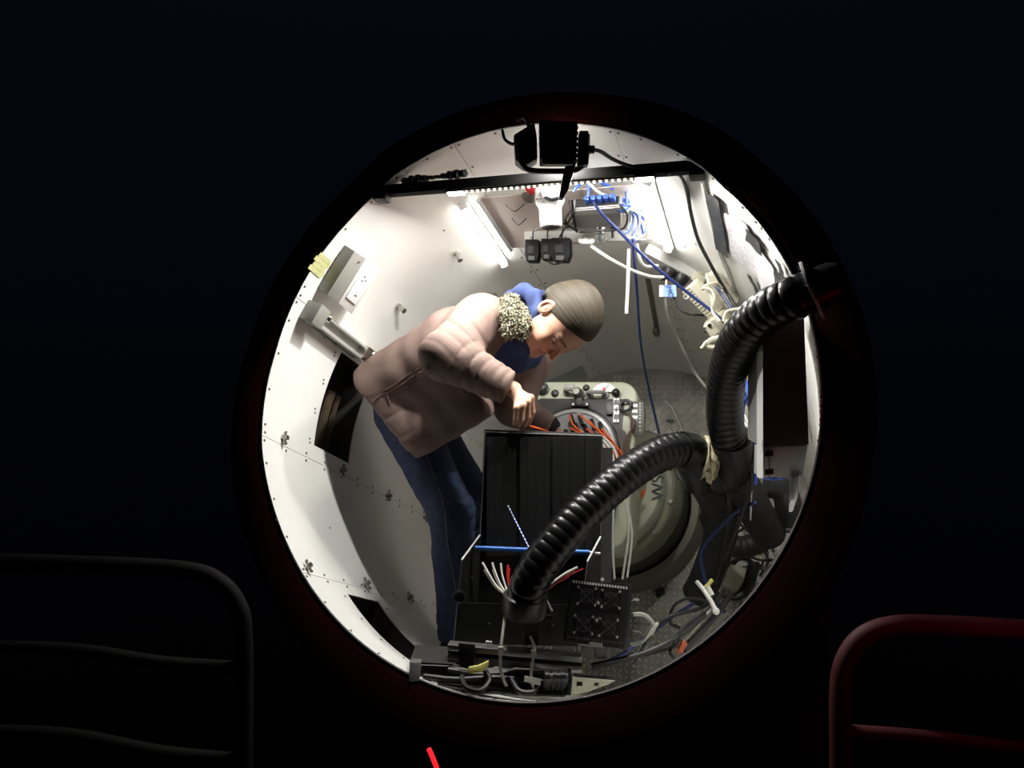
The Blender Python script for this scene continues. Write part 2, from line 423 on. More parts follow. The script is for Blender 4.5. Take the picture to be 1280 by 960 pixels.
sl = area('strip_light', (p0+p1)/2-bz*.009+bn*.004, -bz+.15*bn, np.linalg.norm(p1-p0), .012, STRIP_POWER, (1, .98, .93), bx)
sl.parent = bar; sl.matrix_parent_inverse = Matrix.Translation(Vector(-ROOT[bar]))

for f_, pw_, nm in ((.268, END_POWER[0], 'left'), (.838, END_POWER[1], 'right')):   # bright lamps at both ends of the strip
    c = BL+bx*blen*f_-bz*.021
    s = MB(); s.box(c, bx*.030, bz*.004, bn*.014); s.build('lamp_module', M_BLACK, bar, bevel=.002)
    s = MB(); s.box(c-bz*.005, bx*.026, bz*.0012, bn*.011); s.build('lamp_lens', mat('lamp_lens', (1, 1, 1), .4, emit=(1, .98, .93), estr=30), bar)
    el = area('end_lamp_light', c-bz*.009, -bz+.1*bn, .08, .022, pw_, (1, .985, .945), bx)
    el.parent = bar; el.matrix_parent_inverse = Matrix.Translation(Vector(-ROOT[bar]))

# grey foam lump lying behind the bar on the left
s = MB(); a0, a1 = wall_tz(507, 222), wall_tz(575, 214)
for q in range(10):
    f = q/9; p = at(507+72*f, 226-9*f, 2.50-.05*f); s.sphere(p, V(.016, .018, .010+.006*math.sin(f*9)), 8)
s.build('foam_wrap', mat('dark_foam', (.05, .055, .06), .7, var=.3), None, 'dark grey wrapped foam lying along the left of the light bar', 'foam', smooth=True)

# ---- plate
PH = R*math.sin(math.radians(110.8)); U0 = R*math.cos(math.radians(110.8)); U1 = R*math.cos(math.radians(70.3))
def pl(u, z, drop=0.0): return CC+E1*u+AX*z+E2*(PH-drop)
def plx(x, y, drop=0.0):
    d = ray(x, y); h = (CC-EYE)@E2+PH-drop; return EYE+d*(h/(d@E2))
plate = thing('ceiling_plate', 'flat brushed metal plate bridging the top of the cabin', 'metal plate', pl(0, .3))
s = MB(); s.slab([pl(U0, .15), pl(U1, .15), pl(U1, .485), pl(U0, .485)], E2*.003); s.build('sheet', mat('brushed_plate', (.60, .53, .48), .4, .35, var=.08, scale=5), plate)
s = MB(); s.tube([pl(U0+.012, .15, .008), pl(U0+.012, .485, .008)], .009, 10, sub=2); s.build('edge_roll', mat('edge_grey', (.55, .55, .55), .5, .2), plate, smooth=True)
for x, y, x2, y2 in ((632, 256, 656, 260), (640, 273, 658, 278)):        # black twist ties
    a, b, c = plx(x, y, .002), plx((x+x2)/2, y+8, .03), plx(x2, y2-5, .002)
    s = MB(); s.tube([a, a*.5+b*.5-V(0, 0, .004), b, c], .0018, 6); s.build('wire_tie', M_BLACKC, plate, smooth=True)
s = MB(); c = plx(660, 247, .01); s.box(c, E1*.014, AX*.02, E2*.009); s.build('knob', M_SCREW, plate, bevel=.003)
# tubes of light on the wall at both sides of the plate
for th, z0, z1, lab in ((113.9, .13, .56, 'bright white light tube on the wall left of the ceiling plate'), (66.6, .09, .52, 'bright white light tube on the wall right of the ceiling plate')):
    nr, tg, ax = wframe(th); t = thing('light_tube', lab, 'light tube', wallp(th, (z0+z1)/2, .0), 'light tubes beside the ceiling plate')
    s = MB(); s.box(wallp(th, (z0+z1)/2, .004), tg*.016, ax*(z1-z0)/2, nr*.004); s.build('tube_tray', M_WHITEPL, t)
    s = MB(); s.cyl(wallp(th, z0+.01, .018), wallp(th, z1-.01, .018), .010, n=14); s.build('tube', mat('tube_light_%d' % th, (1, 1, 1), .4, emit=(1, .975, .92), estr=TUBE_POWER*(1.9 if th < 90 else 1)), t, smooth=True)
    for z in (z0, z1-.012):
        s = MB(); s.box(wallp(th, z+.006, .014), tg*.014, ax*.007, nr*.014); s.build('tube_holder', M_WHITEPL, t, bevel=.002)
# rail along the rear of the plate
rail = thing('shelf_rail', 'white pressed metal rail along the rear edge of the ceiling plate', 'rail', plx(725, 288, .02))
ra, rb = at(655, 283, 2.86), at(806, 278, 2.75); rx = norm(rb-ra); rl = np.linalg.norm(rb-ra)
ry = norm(np.cross(rx, V(0, 0, 1))); ry = ry if ry[1] > 0 else -ry
s = MB(); s.box((ra+rb)/2, rx*rl/2, V(0, 0, .010), ry*.012); s.build('top_flange', M_WHITEPL, rail, bevel=.002)
s = MB(); s.box((ra+rb)/2-V(0, 0, .034)+ry*.008, rx*rl/2, V(0, 0, .026), ry*.003); s.build('face', mat('rail_face', (.62, .61, .57), .5), rail)
for x in (664, 707, 729, 786):
    s = MB(); p = at(x, 297, 2.79); s.cyl(p, p+ry*.02, .004, n=8); s.build('rail_screw', M_SCREW, rail)
s = MB(); p = at(766, 290, 2.76); s.cyl(p+V(0, 0, .012), p-V(0, 0, .02), .0055, n=10); s.sphere(p+V(0, 0, .014), .008, 10); s.build('hook_screw', M_BLACK, rail, smooth=True)
# black power adapters hanging off the rail
for i, (x0, x1, y0, y1, lab) in enumerate(((656, 673, 299, 327, 'black power adapter hanging leftmost under the shelf rail'), (676, 690, 298, 325, 'narrow black power adapter in the middle under the shelf rail'), (689, 712, 297, 327, 'wide black power adapter hanging rightmost under the shelf rail'))):
    d = 2.78; a = at(x0, y0, d); b = at(x1, y1, d); c = (a+b)/2; hx = (b[0]-a[0])/2; hz = (a[2]-b[2])/2
    t = thing('power_adapter', lab, 'power adapter', c, 'power adapters under the shelf rail')
    s = MB(); sh = [V(-hx, 0, hz), V(hx, 0, hz), V(hx*1.06, 0, -hz*.35), V(hx*.75, 0, -hz), V(-hx*.75, 0, -hz), V(-hx*1.06, 0, -hz*.35)]
    s.slab([c+q for q in sh], ry*.05); s.build('body', mat('adapter_black', (.004, .004, .0045), .5, spec=.3), t, bevel=.004)
    s = MB(); s.box(c+V(-hx*.15, -.001, hz*.1), V(hx*.42, 0, 0), V(0, 0, hz*.32), V(0, .001, 0)); s.build('rating_label', mat('dull_grey_label', (.03, .03, .033), .5), t)
    s = MB(); s.box(c+V(-hx*.05, -.001, -hz*.68), V(hx*.45, 0, 0), V(0, 0, hz*.18), V(0, .0015, 0)); s.build('pin_panel', mat('adapter_grey', (.10, .10, .105), .4), t)
    s = MB(); s.tube([c+V(hx*.2, .01, hz), c+V(hx*.3, .0, hz+.03), at(x1+2, 283, 2.7), at(x1+6, 268, 2.62)], .0028, 6); s.build('lead', M_BLACKC, t, smooth=True)
s = MB(); s.tube([at(x, y, 2.775) for x, y in ((684, 325), (690, 330), (700, 329), (706, 322))], .0025, 6)
s.build('wire_loop', M_BLACKC, None, 'thin black wire loop under the rightmost power adapter', 'wire', smooth=True)
# white ring and glass bulb
s = MB(); c = at(733, 301, 2.74); P = [c+V(.021*math.cos(t), .0, .0)+V(0, .021*math.sin(t), .008*math.sin(t)) for t in np.linspace(0, 2*math.pi, 25)]
s.tube(P, .008, 8, sub=0); s.build('white_ring', M_WHITEPL, None, 'white plastic ring hanging under the shelf rail', 'ring', smooth=True)
t = thing('glass_bulb', 'small clear glass bulb beside the white ring', 'bulb', at(751, 297, 2.75))
s = MB(); s.sphere(at(751, 298, 2.75), V(.026, .024, .02), 16); s.build('globe', M_GLASS, t, smooth=True)
s = MB(); s.lathe(at(751, 292, 2.765), V(0, 0, 1), [(0, .014), (.012, .014), (.013, .018), (.02, .018)], 14); s.build('collar', M_CHROME, t, smooth=True)
s = MB(); s.sphere(at(751, 298, 2.75), .008, 8); s.build('filament_holder', M_ALU, t, smooth=True)

# ---- white camera cylinder
t = thing('cylinder_camera', 'white upright cylinder camera with dark lens below the floodlight', 'camera', at(688, 287, 2.49))
a, b = at(687, 236, 2.50), at(689, 284, 2.50)
s = MB(); s.lathe(b, a-b, [(0, .030), (.003, .034), (.06, .036), (.075, .046), (.118, .047), (.122, .042)], 28); s.build('housing', M_WHITEPL, t, smooth=True)
s = MB(); s.lathe(b-(a-b)*.01, a-b, [(-.004, .02), (.0, .029), (.004, .029)], 24); s.build('lens_window', M_BLACK, t, smooth=True)
s = MB(); s.slab([at(675, 232, 2.43), at(696, 228, 2.43), at(698, 248, 2.44), at(678, 246, 2.44)], V(0, .02, 0)); s.build('sun_shield', M_WHITEPL, t, bevel=.004)
s = MB(); s.box(at(674, 249, 2.445), V(.010, 0, 0), V(0, .003, 0), V(0, 0, .003)); s.build('slot', M_BLACK, t)
s = MB(); s.tube([at(682, 247, 2.44), at(690, 250, 2.42), at(700, 247, 2.42)], .006, 6); s.build('clamp', M_BLACK, t, smooth=True)

# ---- network switch with blue plugs
t = thing('network_switch', 'grey network switch with blue plugs under the ceiling plate', 'network switch', plx(747, 270, .05))
A, B, C_, D = plx(716, 262, .055), plx(776, 257, .055), plx(776, 283, .055), plx(722, 286, .055)
s = MB(); s.slab([A, B, C_, D], E2*.04); s.build('case', mat('switch_grey', (.28, .28, .27), .45, .3), t, bevel=.003)
s = MB(); s.slab([A+(D-A)*.02-E2*.004, B+(C_-B)*.02-E2*.004, B+(C_-B)*.28-E2*.004, A+(D-A)*.28-E2*.004], E2*.003); s.build('front_lip', mat('switch_lip', (.5, .5, .48), .4, .3), t, bevel=.0015)
s = MB(); s.slab([A+E2*.006+(B-A)*.05-AX*.004, A+(B-A)*.95+E2*.006-AX*.004, A+(B-A)*.95+E2*.034-AX*.004, A+(B-A)*.05+E2*.034-AX*.004], AX*.003); s.build('port_row', M_BLACK, t)
for i in range(5):
    p = A+(B-A)*(.33+.13*i)+E2*.02-AX*.016
    s = MB(); s.box(p, E1*.0075, E2*.008, AX*.014); s.build('plug', M_BLUE, t, bevel=.002)
s = MB(); s.slab([plx(716, 250, .06), plx(720, 286, .06), plx(722, 288, .03), plx(712, 250, .03)], -E1*.006); s.build('side_bracket', M_BLACKMET, t)
for P in ([(715, 262), (706, 275), (716, 285), (722, 290)], [(722, 288), (712, 283), (705, 279)], [(718, 265), (708, 282), (700, 296)]):
    s = MB(); s.tube([plx(x, y, .07) for x, y in P], .004, 6); s.build('power_lead', M_BLACKC, t, smooth=True)
s = MB(); s.tube([plx(775, 256, .06), plx(784, 268, .055), plx(782, 282, .055), plx(772, 287, .06), plx(724, 290, .06)], .004, 6); s.build('retaining_strap', M_BLACKC, t, smooth=True)

# ---- red terminal block
s = MB(); s.box(plx(664, 235, .012), E1*.016, AX*.022, E2*.010); s.build('terminal_block', mat('red_plastic', (.55, .02, .03), .4), None, 'small red terminal block behind the light bar', 'terminal block', bevel=.002)

# ---- network cables
def px(pts): return [at(x, y, d) for x, y, d in pts]
cable('network_cable', px([(740, 246, 2.56), (748, 262, 2.56), (775, 290, 2.58), (815, 330, 2.60), (860, 366, 2.62), (900, 398, 2.60), (918, 425, 2.66), (925, 470, 2.75), (933, 500, 2.72), (945, 530, 2.62), (948, 575, 2.58), (938, 612, 2.62)]), .0052, M_NAVYC, 'navy network cable slanting from the switch down to the right wall')
cable('network_cable', px([(790, 262, 2.66), (791, 300, 2.72), (796, 360, 2.85), (801, 430, 3.05), (812, 490, 3.3), (824, 542, 3.4)]), .0048, M_NAVYC, 'blue network cable hanging straight down the rear wall')
cable('network_cable', px([(735, 247, 2.55), (736, 235, 2.55), (733, 226, 2.55), (722, 233, 2.54), (716, 240, 2.54)]), .005, M_BLUE, 'short blue network cable looping up behind the light bar')
cable('network_cable', px([(735, 230, 2.55), (745, 225, 2.54), (758, 232, 2.55), (768, 236, 2.55)]), .006, M_BLUE, 'blue network cable lying flat against the light bar')
cable('white_lead', px([(735, 228, 2.53), (748, 240, 2.54), (764, 247, 2.56), (778, 256, 2.58), (788, 268, 2.6), (786, 285, 2.63)]), .0045, M_WHITEC, 'white lead curving over the blue plugs')
for i, P in enumerate(([(752, 247, 2.56), (765, 247, 2.56), (778, 255, 2.56), (790, 262, 2.58), (800, 275, 2.6), (804, 292, 2.64)],
                       [(758, 248, 2.56), (762, 258, 2.56), (778, 264, 2.56), (788, 256, 2.57), (782, 250, 2.57), (770, 252, 2.56), (776, 262, 2.57)],
                       [(764, 250, 2.56), (774, 258, 2.56), (787, 262, 2.57), (792, 275, 2.6), (786, 288, 2.63), (780, 292, 2.65)],
                       [(784, 232, 2.55), (783, 246, 2.56), (784, 258, 2.57), (795, 265, 2.58), (806, 275, 2.6)],
                       [(786, 262, 2.58), (796, 268, 2.58), (798, 284, 2.62), (790, 298, 2.66), (798, 300, 2.68)],
                       [(792, 258, 2.57), (803, 264, 2.58), (809, 280, 2.6), (803, 296, 2.64), (792, 292, 2.64)])):
    cable('network_cable', px(P), .0045, [M_BLUE, M_BLUE, mat('pale_blue_cable', (.35, .5, .85), .4)][i % 3], ['blue network cable leaving the leftmost free plug into the tangle', 'blue network cable knotted in a small loop right of the plugs', 'pale blue network cable dropping from the rightmost plug', 'blue network cable coming down from the light bar into the tangle', 'blue network cable hanging in the lower tangle by the rail', 'pale blue network cable forming the outer right loop of the tangle'][i], group='tangled network cables right of the switch')
for i, P in enumerate(([(787, 255, 2.56), (797, 262, 2.56), (800, 278, 2.58), (792, 296, 2.62), (780, 297, 2.63)], [(790, 262, 2.56), (806, 272, 2.57), (808, 292, 2.6), (795, 300, 2.63)], [(780, 268, 2.57), (790, 260, 2.56), (800, 256, 2.56), (807, 266, 2.57)])):
    cable('white_lead', px(P), .004, M_WHITEC, ['white lead bent through the middle of the blue cable tangle', 'white lead along the right edge of the blue cable tangle', 'short white lead arching over the top of the blue cable tangle'][i], group='white leads among the network cables')
s = MB(); s.sphere(at(795, 275, 2.60), V(.03, .025, .045), 12); 
s.slab([at(783, 238, 2.58), at(806, 236, 2.58), at(808, 300, 2.66), at(785, 292, 2.66)], V(0, .006, 0))
s.v = s.v[-8:]; s.f = [tuple(i-min(min(q) for q in s.f[-6:]) for i in q) for q in s.f[-6:]]; s.mi = [0]*6
s.build('clear_bag', mat('clear_plastic', (.75, .8, .9), .15, alpha=.35), None, 'clear plastic sleeve behind the blue cable tangle', 'plastic sleeve', bevel=.002)
cable('white_lead', px([(738, 307, 2.74), (760, 322, 2.72), (788, 337, 2.75), (815, 346, 2.8), (838, 346, 2.86)]), .006, M_WHITEC, 'thick white lead sagging from the white ring to the wall sockets')
cable('white_lead', px([(796, 305, 2.72), (800, 325, 2.74), (808, 333, 2.78), (822, 332, 2.82)]), .0055, M_WHITEC, 'short white lead curving below the cable tangle')
cable('white_rod', px([(786, 311, 2.74), (785, 350, 2.74), (783, 392, 2.74)]), .006, M_WHITEC, 'straight white plastic conduit hanging free below the cable tangle', 'conduit')
cable('power_cable', px([(835, 216, 2.24), (848, 218, 2.28), (858, 236, 2.36), (864, 268, 2.46), (873, 300, 2.55), (890, 334, 2.66), (908, 365, 2.7), (922, 388, 2.66)]), .0062, M_BLACKC, 'black power cable running from the light bar down the bright right wall')
# ---- floodlight
t = thing('floodlight', 'black finned floodlight in a yoke above the light bar', 'floodlight', at(695, 212, 2.2))
d0 = 2.20; S_ = d0/F
s = MB(); s.slab([at(674, 150, d0), at(722, 152, d0), at(720, 208, d0), at(675, 208, d0)], V(0, .05, .012)); s.build('housing', M_BLACKMET, t, bevel=.004)
for i in range(7):
    y = 153+7*i; s = MB(); s.slab([at(678-i*.3, y+4, d0-.002), at(717, y+4, d0-.002), at(722, y+8, d0-.002), at(722, y+10, d0-.002), at(716, y+7, d0-.002), at(678-i*.3, y+7, d0-.002)], V(0, -.022, 0)); s.build('cooling_fin', M_BLACKMET, t)
s = MB(); s.slab([at(676, 195, d0-.004), at(718, 196, d0-.004), at(716, 207, d0-.004), at(677, 207, d0-.004)], V(0, -.016, 0)); s.build('driver_box', M_BLACK, t, bevel=.004)
s = MB(); s.tube(px([(652, 172, 2.19), (650, 195, 2.19), (654, 207, 2.19), (664, 213, 2.19), (690, 214, 2.19), (716, 213, 2.19), (728, 207, 2.19), (733, 195, 2.19), (734, 168, 2.19)]), .008, 8); s.build('yoke', mat('yoke_metal', (.05, .045, .04), .3, .6), t, smooth=True)
s = MB(); s.slab(px([(724, 163, 2.17), (736, 163, 2.17), (736, 205, 2.17), (722, 208, 2.17)]), V(0, .04, 0)); s.build('side_arm', M_BLACKMET, t, bevel=.004)
s = MB(); s.cyl(at(735, 187, 2.18), at(743, 187, 2.18), .011, n=12); s.build('cable_gland', M_BLACK, t, smooth=True)
s = MB(); s.slab(px([(642, 168, 2.21), (668, 152, 2.21), (671, 168, 2.21), (672, 198, 2.21), (655, 208, 2.21), (644, 200, 2.21)]), V(0, .06, 0)); s.build('control_box', M_BLACK, t, bevel=.006)
s = MB(); s.tube(px([(646, 150, 2.19), (655, 147, 2.19), (661, 158, 2.19), (663, 172, 2.19)]), .006, 6); s.build('handle_strap', mat('grey_strap', (.12, .12, .13), .4), t, smooth=True)
s = MB(); s.tube(px([(628, 163, 2.28), (631, 174, 2.24), (640, 180, 2.21), (650, 178, 2.2)]), .0045, 6); s.build('strap', M_BLACKC, t, smooth=True)
s = MB(); s.slab(px([(706, 208, 2.17), (720, 206, 2.17), (710, 238, 2.2), (704, 248, 2.22), (698, 247, 2.22)]), V(0, .03, 0)); s.build('mounting_arm', M_BLACK, t, bevel=.003)
fo = at(696, 182, 2.262); fa_ = norm(at(690, 560, 2.75)-fo)
s = MB(); s.slab(px([(678, 156, 2.252), (718, 156, 2.252), (717, 205, 2.252), (679, 205, 2.252)]), V(0, .006, .0)); s.build('front_glass', mat('flood_glass', (.9, .9, .85), .3, emit=(1, .97, .9), estr=6), t)
fl_light = area('floodlight_light', fo+fa_*.012+V(0, .004, 0), fa_, .085, .085, FLOOD_POWER, (1, .98, .93), V(1, 0, 0), spread=150)
fl_light.parent = t; fl_light.matrix_parent_inverse = Matrix.Translation(Vector(-ROOT[t]))
cable('power_cable', px([(742, 187, 2.18), (752, 190, 2.2), (768, 200, 2.24), (790, 208, 2.26), (812, 209, 2.25)]), .0055, M_BLACKC, 'black power cable sagging from the floodlight to the light bar')
# ================================================================== PERSON (implicit surfaces, meshed with surface nets)
def smin(a, b, k): h = np.maximum(k-np.abs(a-b), 0)/k; return np.minimum(a, b)-h*h*k*.25
def smax(a, b, k): return -smin(-a, -b, k)
def s_cap(P, a, b, ra, rb=None):
    rb = ra if rb is None else rb; d = b-a; t = np.clip(((P-a)@d)/(d@d), 0, 1)
    return np.linalg.norm(P-a-t[:, None]*d, axis=1)-(ra+(rb-ra)*t)
def s_ell(P, c, r, A=None):
    q = P-c
    if A is not None: q = q@np.asarray(A).T
    r = np.asarray(r, float); k0 = np.linalg.norm(q/r, axis=1); k1 = np.linalg.norm(q/(r*r), axis=1)+1e-9
    return k0*(k0-1)/k1
def s_ecap(P, a, b, wa, da, wb, db, lat):              # capsule with flattened section: half width w along lat, half depth d
    ax = b-a; ln = np.linalg.norm(ax); ax = ax/ln; lat = norm(lat-ax*(lat@ax)); dep = np.cross(ax, lat)
    q = P-a; t = q@ax; tc = np.clip(t/ln, 0, 1); w = wa+(wb-wa)*tc; d = da+(db-da)*tc
    x = q@lat; y = q@dep; z = t-tc*ln; m = np.minimum(w, d)
    k0 = np.sqrt((x/w)**2+(y/d)**2+(z/m)**2)+1e-9; k1 = np.sqrt((x/w**2)**2+(y/d**2)**2+(z/m**2)**2)+1e-9
    return k0*(k0-1)/k1
def s_box(P, c, A, h, r):
    q = np.abs((P-c)@np.asarray(A).T)-np.asarray(h)+r
    return np.linalg.norm(np.maximum(q, 0), axis=1)+np.minimum(q.max(1), 0)-r
def wob(P, s, ph=0.0):
    x, y, z = P[:, 0]*s, P[:, 1]*s, P[:, 2]*s
    return (np.sin(x+1.7*np.sin(y*.8+ph)+ph)+np.sin(y*1.1+1.5*np.sin(z*.9+ph*2))+np.sin(z*.95+1.6*np.sin(x*.7+ph)))/3
def nets(fn, lo, hi, h, nb=8, slack=1.0):
    lo = np.asarray(lo, float); hi = np.asarray(hi, float); NB = np.ceil((hi-lo)/(h*nb)).astype(int)
    I = np.stack(np.meshgrid(*[np.arange(n) for n in NB], indexing='ij'), -1).reshape(-1, 3)
    d = fn(lo+(I+.5)*h*nb); I = I[np.abs(d) < h*nb*.9*slack]
    g = np.stack(np.meshgrid(*[np.arange(nb+1)]*3, indexing='ij'), -1).reshape(-1, 3)
    keys = []; pos = []; edges = []
    m = nb+1
    dim = NB*nb+2
    for c0 in range(0, len(I), 400):
        B = I[c0:c0+400]; G = (B[:, None]*nb+g[None])
        val = fn((lo+G*h).reshape(-1, 3)).reshape(len(B), m, m, m)
        ins = val < 0
        cnt = sum(ins[:, i:i+nb, j:j+nb, k:k+nb].astype(np.int8) for i in (0, 1) for j in (0, 1) for k in (0, 1))
        act = (cnt > 0) & (cnt < 8); bi, ci, cj, ck = np.nonzero(act)
        if not len(bi): continue
        S = np.zeros((len(bi), 3)); n = np.zeros(len(bi))
        co = [(i, j, k) for i in (0, 1) for j in (0, 1) for k in (0, 1)]
        vv = {c: val[bi, ci+c[0], cj+c[1], ck+c[2]] for c in co}
        for c in co:
            for a in range(3):
                if c[a]: continue
                e = list(c); e[a] = 1; e = tuple(e); x, y = vv[c], vv[e]; cr = (x < 0) != (y < 0)
                t = np.where(cr, x/np.where(cr, x-y, 1), 0)
                p = np.tile(np.array(c, float), (len(bi), 1)); p[:, a] += t
                S += p*cr[:, None]; n += cr
        gc = B[bi]*nb+np.stack([ci, cj, ck], 1)
        pos.append(lo+(gc+S/n[:, None])*h); keys.append((gc[:, 0]*dim[1]+gc[:, 1])*dim[2]+gc[:, 2])
        for a in range(3):
            e = [0, 0, 0]; e[a] = 1; x, y = vv[(0, 0, 0)], vv[tuple(e)]; cr = (x < 0) != (y < 0)
            edges.append((a, gc[cr], (x < 0)[cr]))
    keys = np.concatenate(keys); pos = np.concatenate(pos); keys, ui = np.unique(keys, return_index=True); pos = pos[ui]
    faces = []
    for a, gc, sg in edges:
        b, c = (a+1) % 3, (a+2) % 3; q = []; ok = np.ones(len(gc), bool)
        for db, dc in ((0, 0), (1, 0), (1, 1), (0, 1)):
            w = gc.copy(); w[:, b] -= db; w[:, c] -= dc; k = (w[:, 0]*dim[1]+w[:, 1])*dim[2]+w[:, 2]
            j = np.clip(np.searchsorted(keys, k), 0, len(keys)-1); ok &= (keys[j] == k) & (w.min(1) >= 0); q.append(j)
        Q = np.stack(q, 1); Q[~sg] = Q[~sg][:, ::-1]; faces.append(Q[ok])
    return pos, np.concatenate(faces)
def net_mesh(name, pos, faces, m, parent=None, org=None, colors=None):
    me = bpy.data.meshes.new(name); org = ROOT[parent] if parent is not None else org
    me.vertices.add(len(pos)); me.vertices.foreach_set('co', (pos-org).astype(np.float32).ravel())
    nf = len(faces); me.loops.add(nf*4); me.polygons.add(nf)
    me.loops.foreach_set('vertex_index', faces.astype(np.int32).ravel())
    me.polygons.foreach_set('loop_start', np.arange(0, nf*4, 4, dtype=np.int32))
    me.update(calc_edges=True); me.validate()
    me.polygons.foreach_set('use_smooth', [True]*len(me.polygons)); me.materials.append(m)
    if colors is not None:
        at_ = me.color_attributes.new('tint', 'FLOAT_COLOR', 'POINT')
        at_.data.foreach_set('color', np.c_[colors, np.ones(len(colors))].astype(np.float32).ravel())
    o = link(name, me, parent, None if parent is not None else org)
    if parent is None: ROOT[o] = np.asarray(org, float)
    return o
def bvh(pos, faces): return BVHTree.FromPolygons([tuple(p) for p in pos], [tuple(int(i) for i in f) for f in faces])
def hit(tree, x, y, off=0.0):
    r = tree.ray_cast(Vector(EYE), Vector(norm(ray(x, y))))
    if r[0] is None: return None
    return np.array(r[0])+np.array(r[1])*off*(1 if np.dot(r[1], ray(x, y)) < 0 else -1)

# joints (pixel, pixel, distance)
J = {k: at(*v) for k, v in dict(pelvis=(494, 500, 2.84), waist=(545, 468, 2.78), chest=(606, 432, 2.72), neckb=(648, 408, 2.66),
     rs=(602, 402, 2.60), re=(556, 444, 2.475), rw=(642, 487, 2.475), ls=(668, 440, 2.86), le=(642, 508, 2.75), lw=(693, 540, 2.72),
     rh=(502, 515, 2.80), rk=(564, 640, 2.66), ra=(572, 790, 2.72), lh=(522, 515, 2.95), lk=(594, 632, 2.82), la=(598, 793, 2.84)).items()}
HC = at(701, 400, 2.53); HS = 1.05                      # head centre and size
HU = norm(V(.78, -.61, .15)); HF = V(-.07, -.32, -.95); HF = norm(HF-HU*(HF@HU)); HR = np.cross(HF, HU)
if HR@V(-.63, -.72, .29) < 0: HR = -HR
HB = np.stack([HR, HF, HU])                             # rows: right, forward, up
LAT = norm(J['rs']-J['ls']); SP = norm(J['neckb']-J['pelvis'])
FR = norm(np.cross(SP, LAT)); FR = FR if FR[2] < 0 else -FR    # front of the torso faces down
def head_sdf(Q):                                        # Q in head frame (right, forward, up)
    X = Q.copy(); X[:, 0] = np.abs(X[:, 0]); c = lambda *a: V(*a)
    d = s_ell(X, c(0, -.008, .048), (.0745, .098, .087))
    d = smin(d, s_ell(X, c(0, .040, -.022), (.066, .057, .088)), .03)
    d = smin(d, s_cap(X, c(.044, .016, -.048), c(.012, .072, -.098), .020, .018), .035)
    d = smin(d, s_ell(X, c(0, .083, -.101), (.021, .018, .017)), .018)
    d = smin(d, s_ell(X, c(.040, .066, -.022), (.022, .020, .022)), .022)          # cheek
    d = smin(d, s_cap(X, c(.010, .091, .032), c(.036, .079, .034), .0065, .0045), .022)   # brow
    d = smax(d, -s_ell(X, c(.033, .102, .010), (.021, .016, .013)), .014)           # eye socket
    d = smin(d, s_ell(X, c(.032, .0795, .010), (.0155, .0135, .0120)), .004)        # lid and eyeball
    d = smin(d, s_cap(X, c(0, .095, .018), c(0, .114, -.024), .0068, .0105), .012)  # nose
    d = smin(d, s_ell(X, c(.0115, .100, -.029), (.0085, .0100, .0080)), .006)
    d = smax(d, -s_ell(X, c(.0062, .103, -.036), (.0038, .0050, .0040)), .003)
    d = smin(d, s_cap(X, c(0, .0955, -.0575), c(.021, .0845, -.0640), .0060, .0035), .006)
    d = smin(d, s_cap(X, c(0, .0935, -.0715), c(.018, .0840, -.0675), .0068, .0040), .006)
    d = smax(d, -s_cap(X, c(0, .103, -.0648), c(.022, .090, -.0655), .0022, .0018), .003)
    ear = s_ell(X, c(.0765, -.012, .002), (.0090, .021, .033), np.array([[.92, .38, 0], [-.38, .92, 0], [0, 0, 1]]))
    ear = smax(ear, -s_ell(X, c(.0850, -.008, .004), (.0075, .0125, .0215)), .005)
    ear = smin(ear, s_ell(X, c(.0790, -.010, .004), (.0035, .005, .012)), .006)
    return smin(d, ear, .006)
def fingers(w, kn, tips, mids, th, palm_r):             # wrist, knuckles, middle joints, tips, thumb chain
    def f(P):
        c = sum(kn)/4; d = s_cap(P, w, w*.35+c*.65, .021, palm_r)
        for k in kn: d = smin(d, s_cap(P, w*.5+c*.5*.6+k*.2, k, .013, .0100), .014)
        for k, m, t in zip(kn, mids, tips):
            q = smin(s_cap(P, k, m, .0096, .0084), s_cap(P, m, t, .0084, .0066), .004); d = smin(d, q, .006)
        q = smin(s_cap(P, th[0], th[1], .0135, .0100), s_cap(P, th[1], th[2], .0096, .0072), .005)
        return smin(d, q, .009)
    return f
RW = J['rw']
rkn = [at(664, 497, 2.443), at(660, 502, 2.423), at(653, 507, 2.413), at(646, 510, 2.410)]
rmid = [at(666, 515, 2.453), at(660, 521, 2.433), at(652, 524, 2.421), at(645, 524, 2.418)]
rtip = [at(661, 530, 2.468), at(656, 532, 2.453), at(649, 532, 2.443), at(643, 530, 2.438)]
rth = [at(648, 502, 2.468), at(655, 519, 2.483), at(661, 529, 2.480)]
rhand = fingers(RW+(sum(rkn)/4-RW)*.0, rkn, rtip, rmid, rth, .017)
LW = J['lw']
lkn = [at(712, 549, 2.700), at(711, 554, 2.720), at(708, 558, 2.740), at(704, 561, 2.760)]
lmid = [at(722, 557, 2.720), at(720, 563, 2.740), at(717, 567, 2.760), at(712, 570, 2.775)]
ltip = [at(722, 568, 2.750), at(719, 573, 2.760), at(715, 576, 2.775), at(710, 577, 2.790)]
lth = [at(700, 546, 2.690), at(711, 558, 2.680), at(719, 566, 2.700)]
lhand = fingers(LW, lkn, ltip, lmid, lth, .017)
def grp(fn, c, r):                                      # evaluate a group only near it
    def f(P):
        dd = np.linalg.norm(P-c, axis=1)-r; out = np.maximum(dd, 0)+.04; m = dd < .03
        if m.any(): out[m] = fn(P[m])
        return out
    return f
ghead = grp(lambda P: head_sdf((P-HC)@HB.T/HS)*HS, HC+HU*.015, .20)
grh = grp(rhand, at(652, 508, 2.448), .10); glh = grp(lhand, at(708, 556, 2.73), .10)
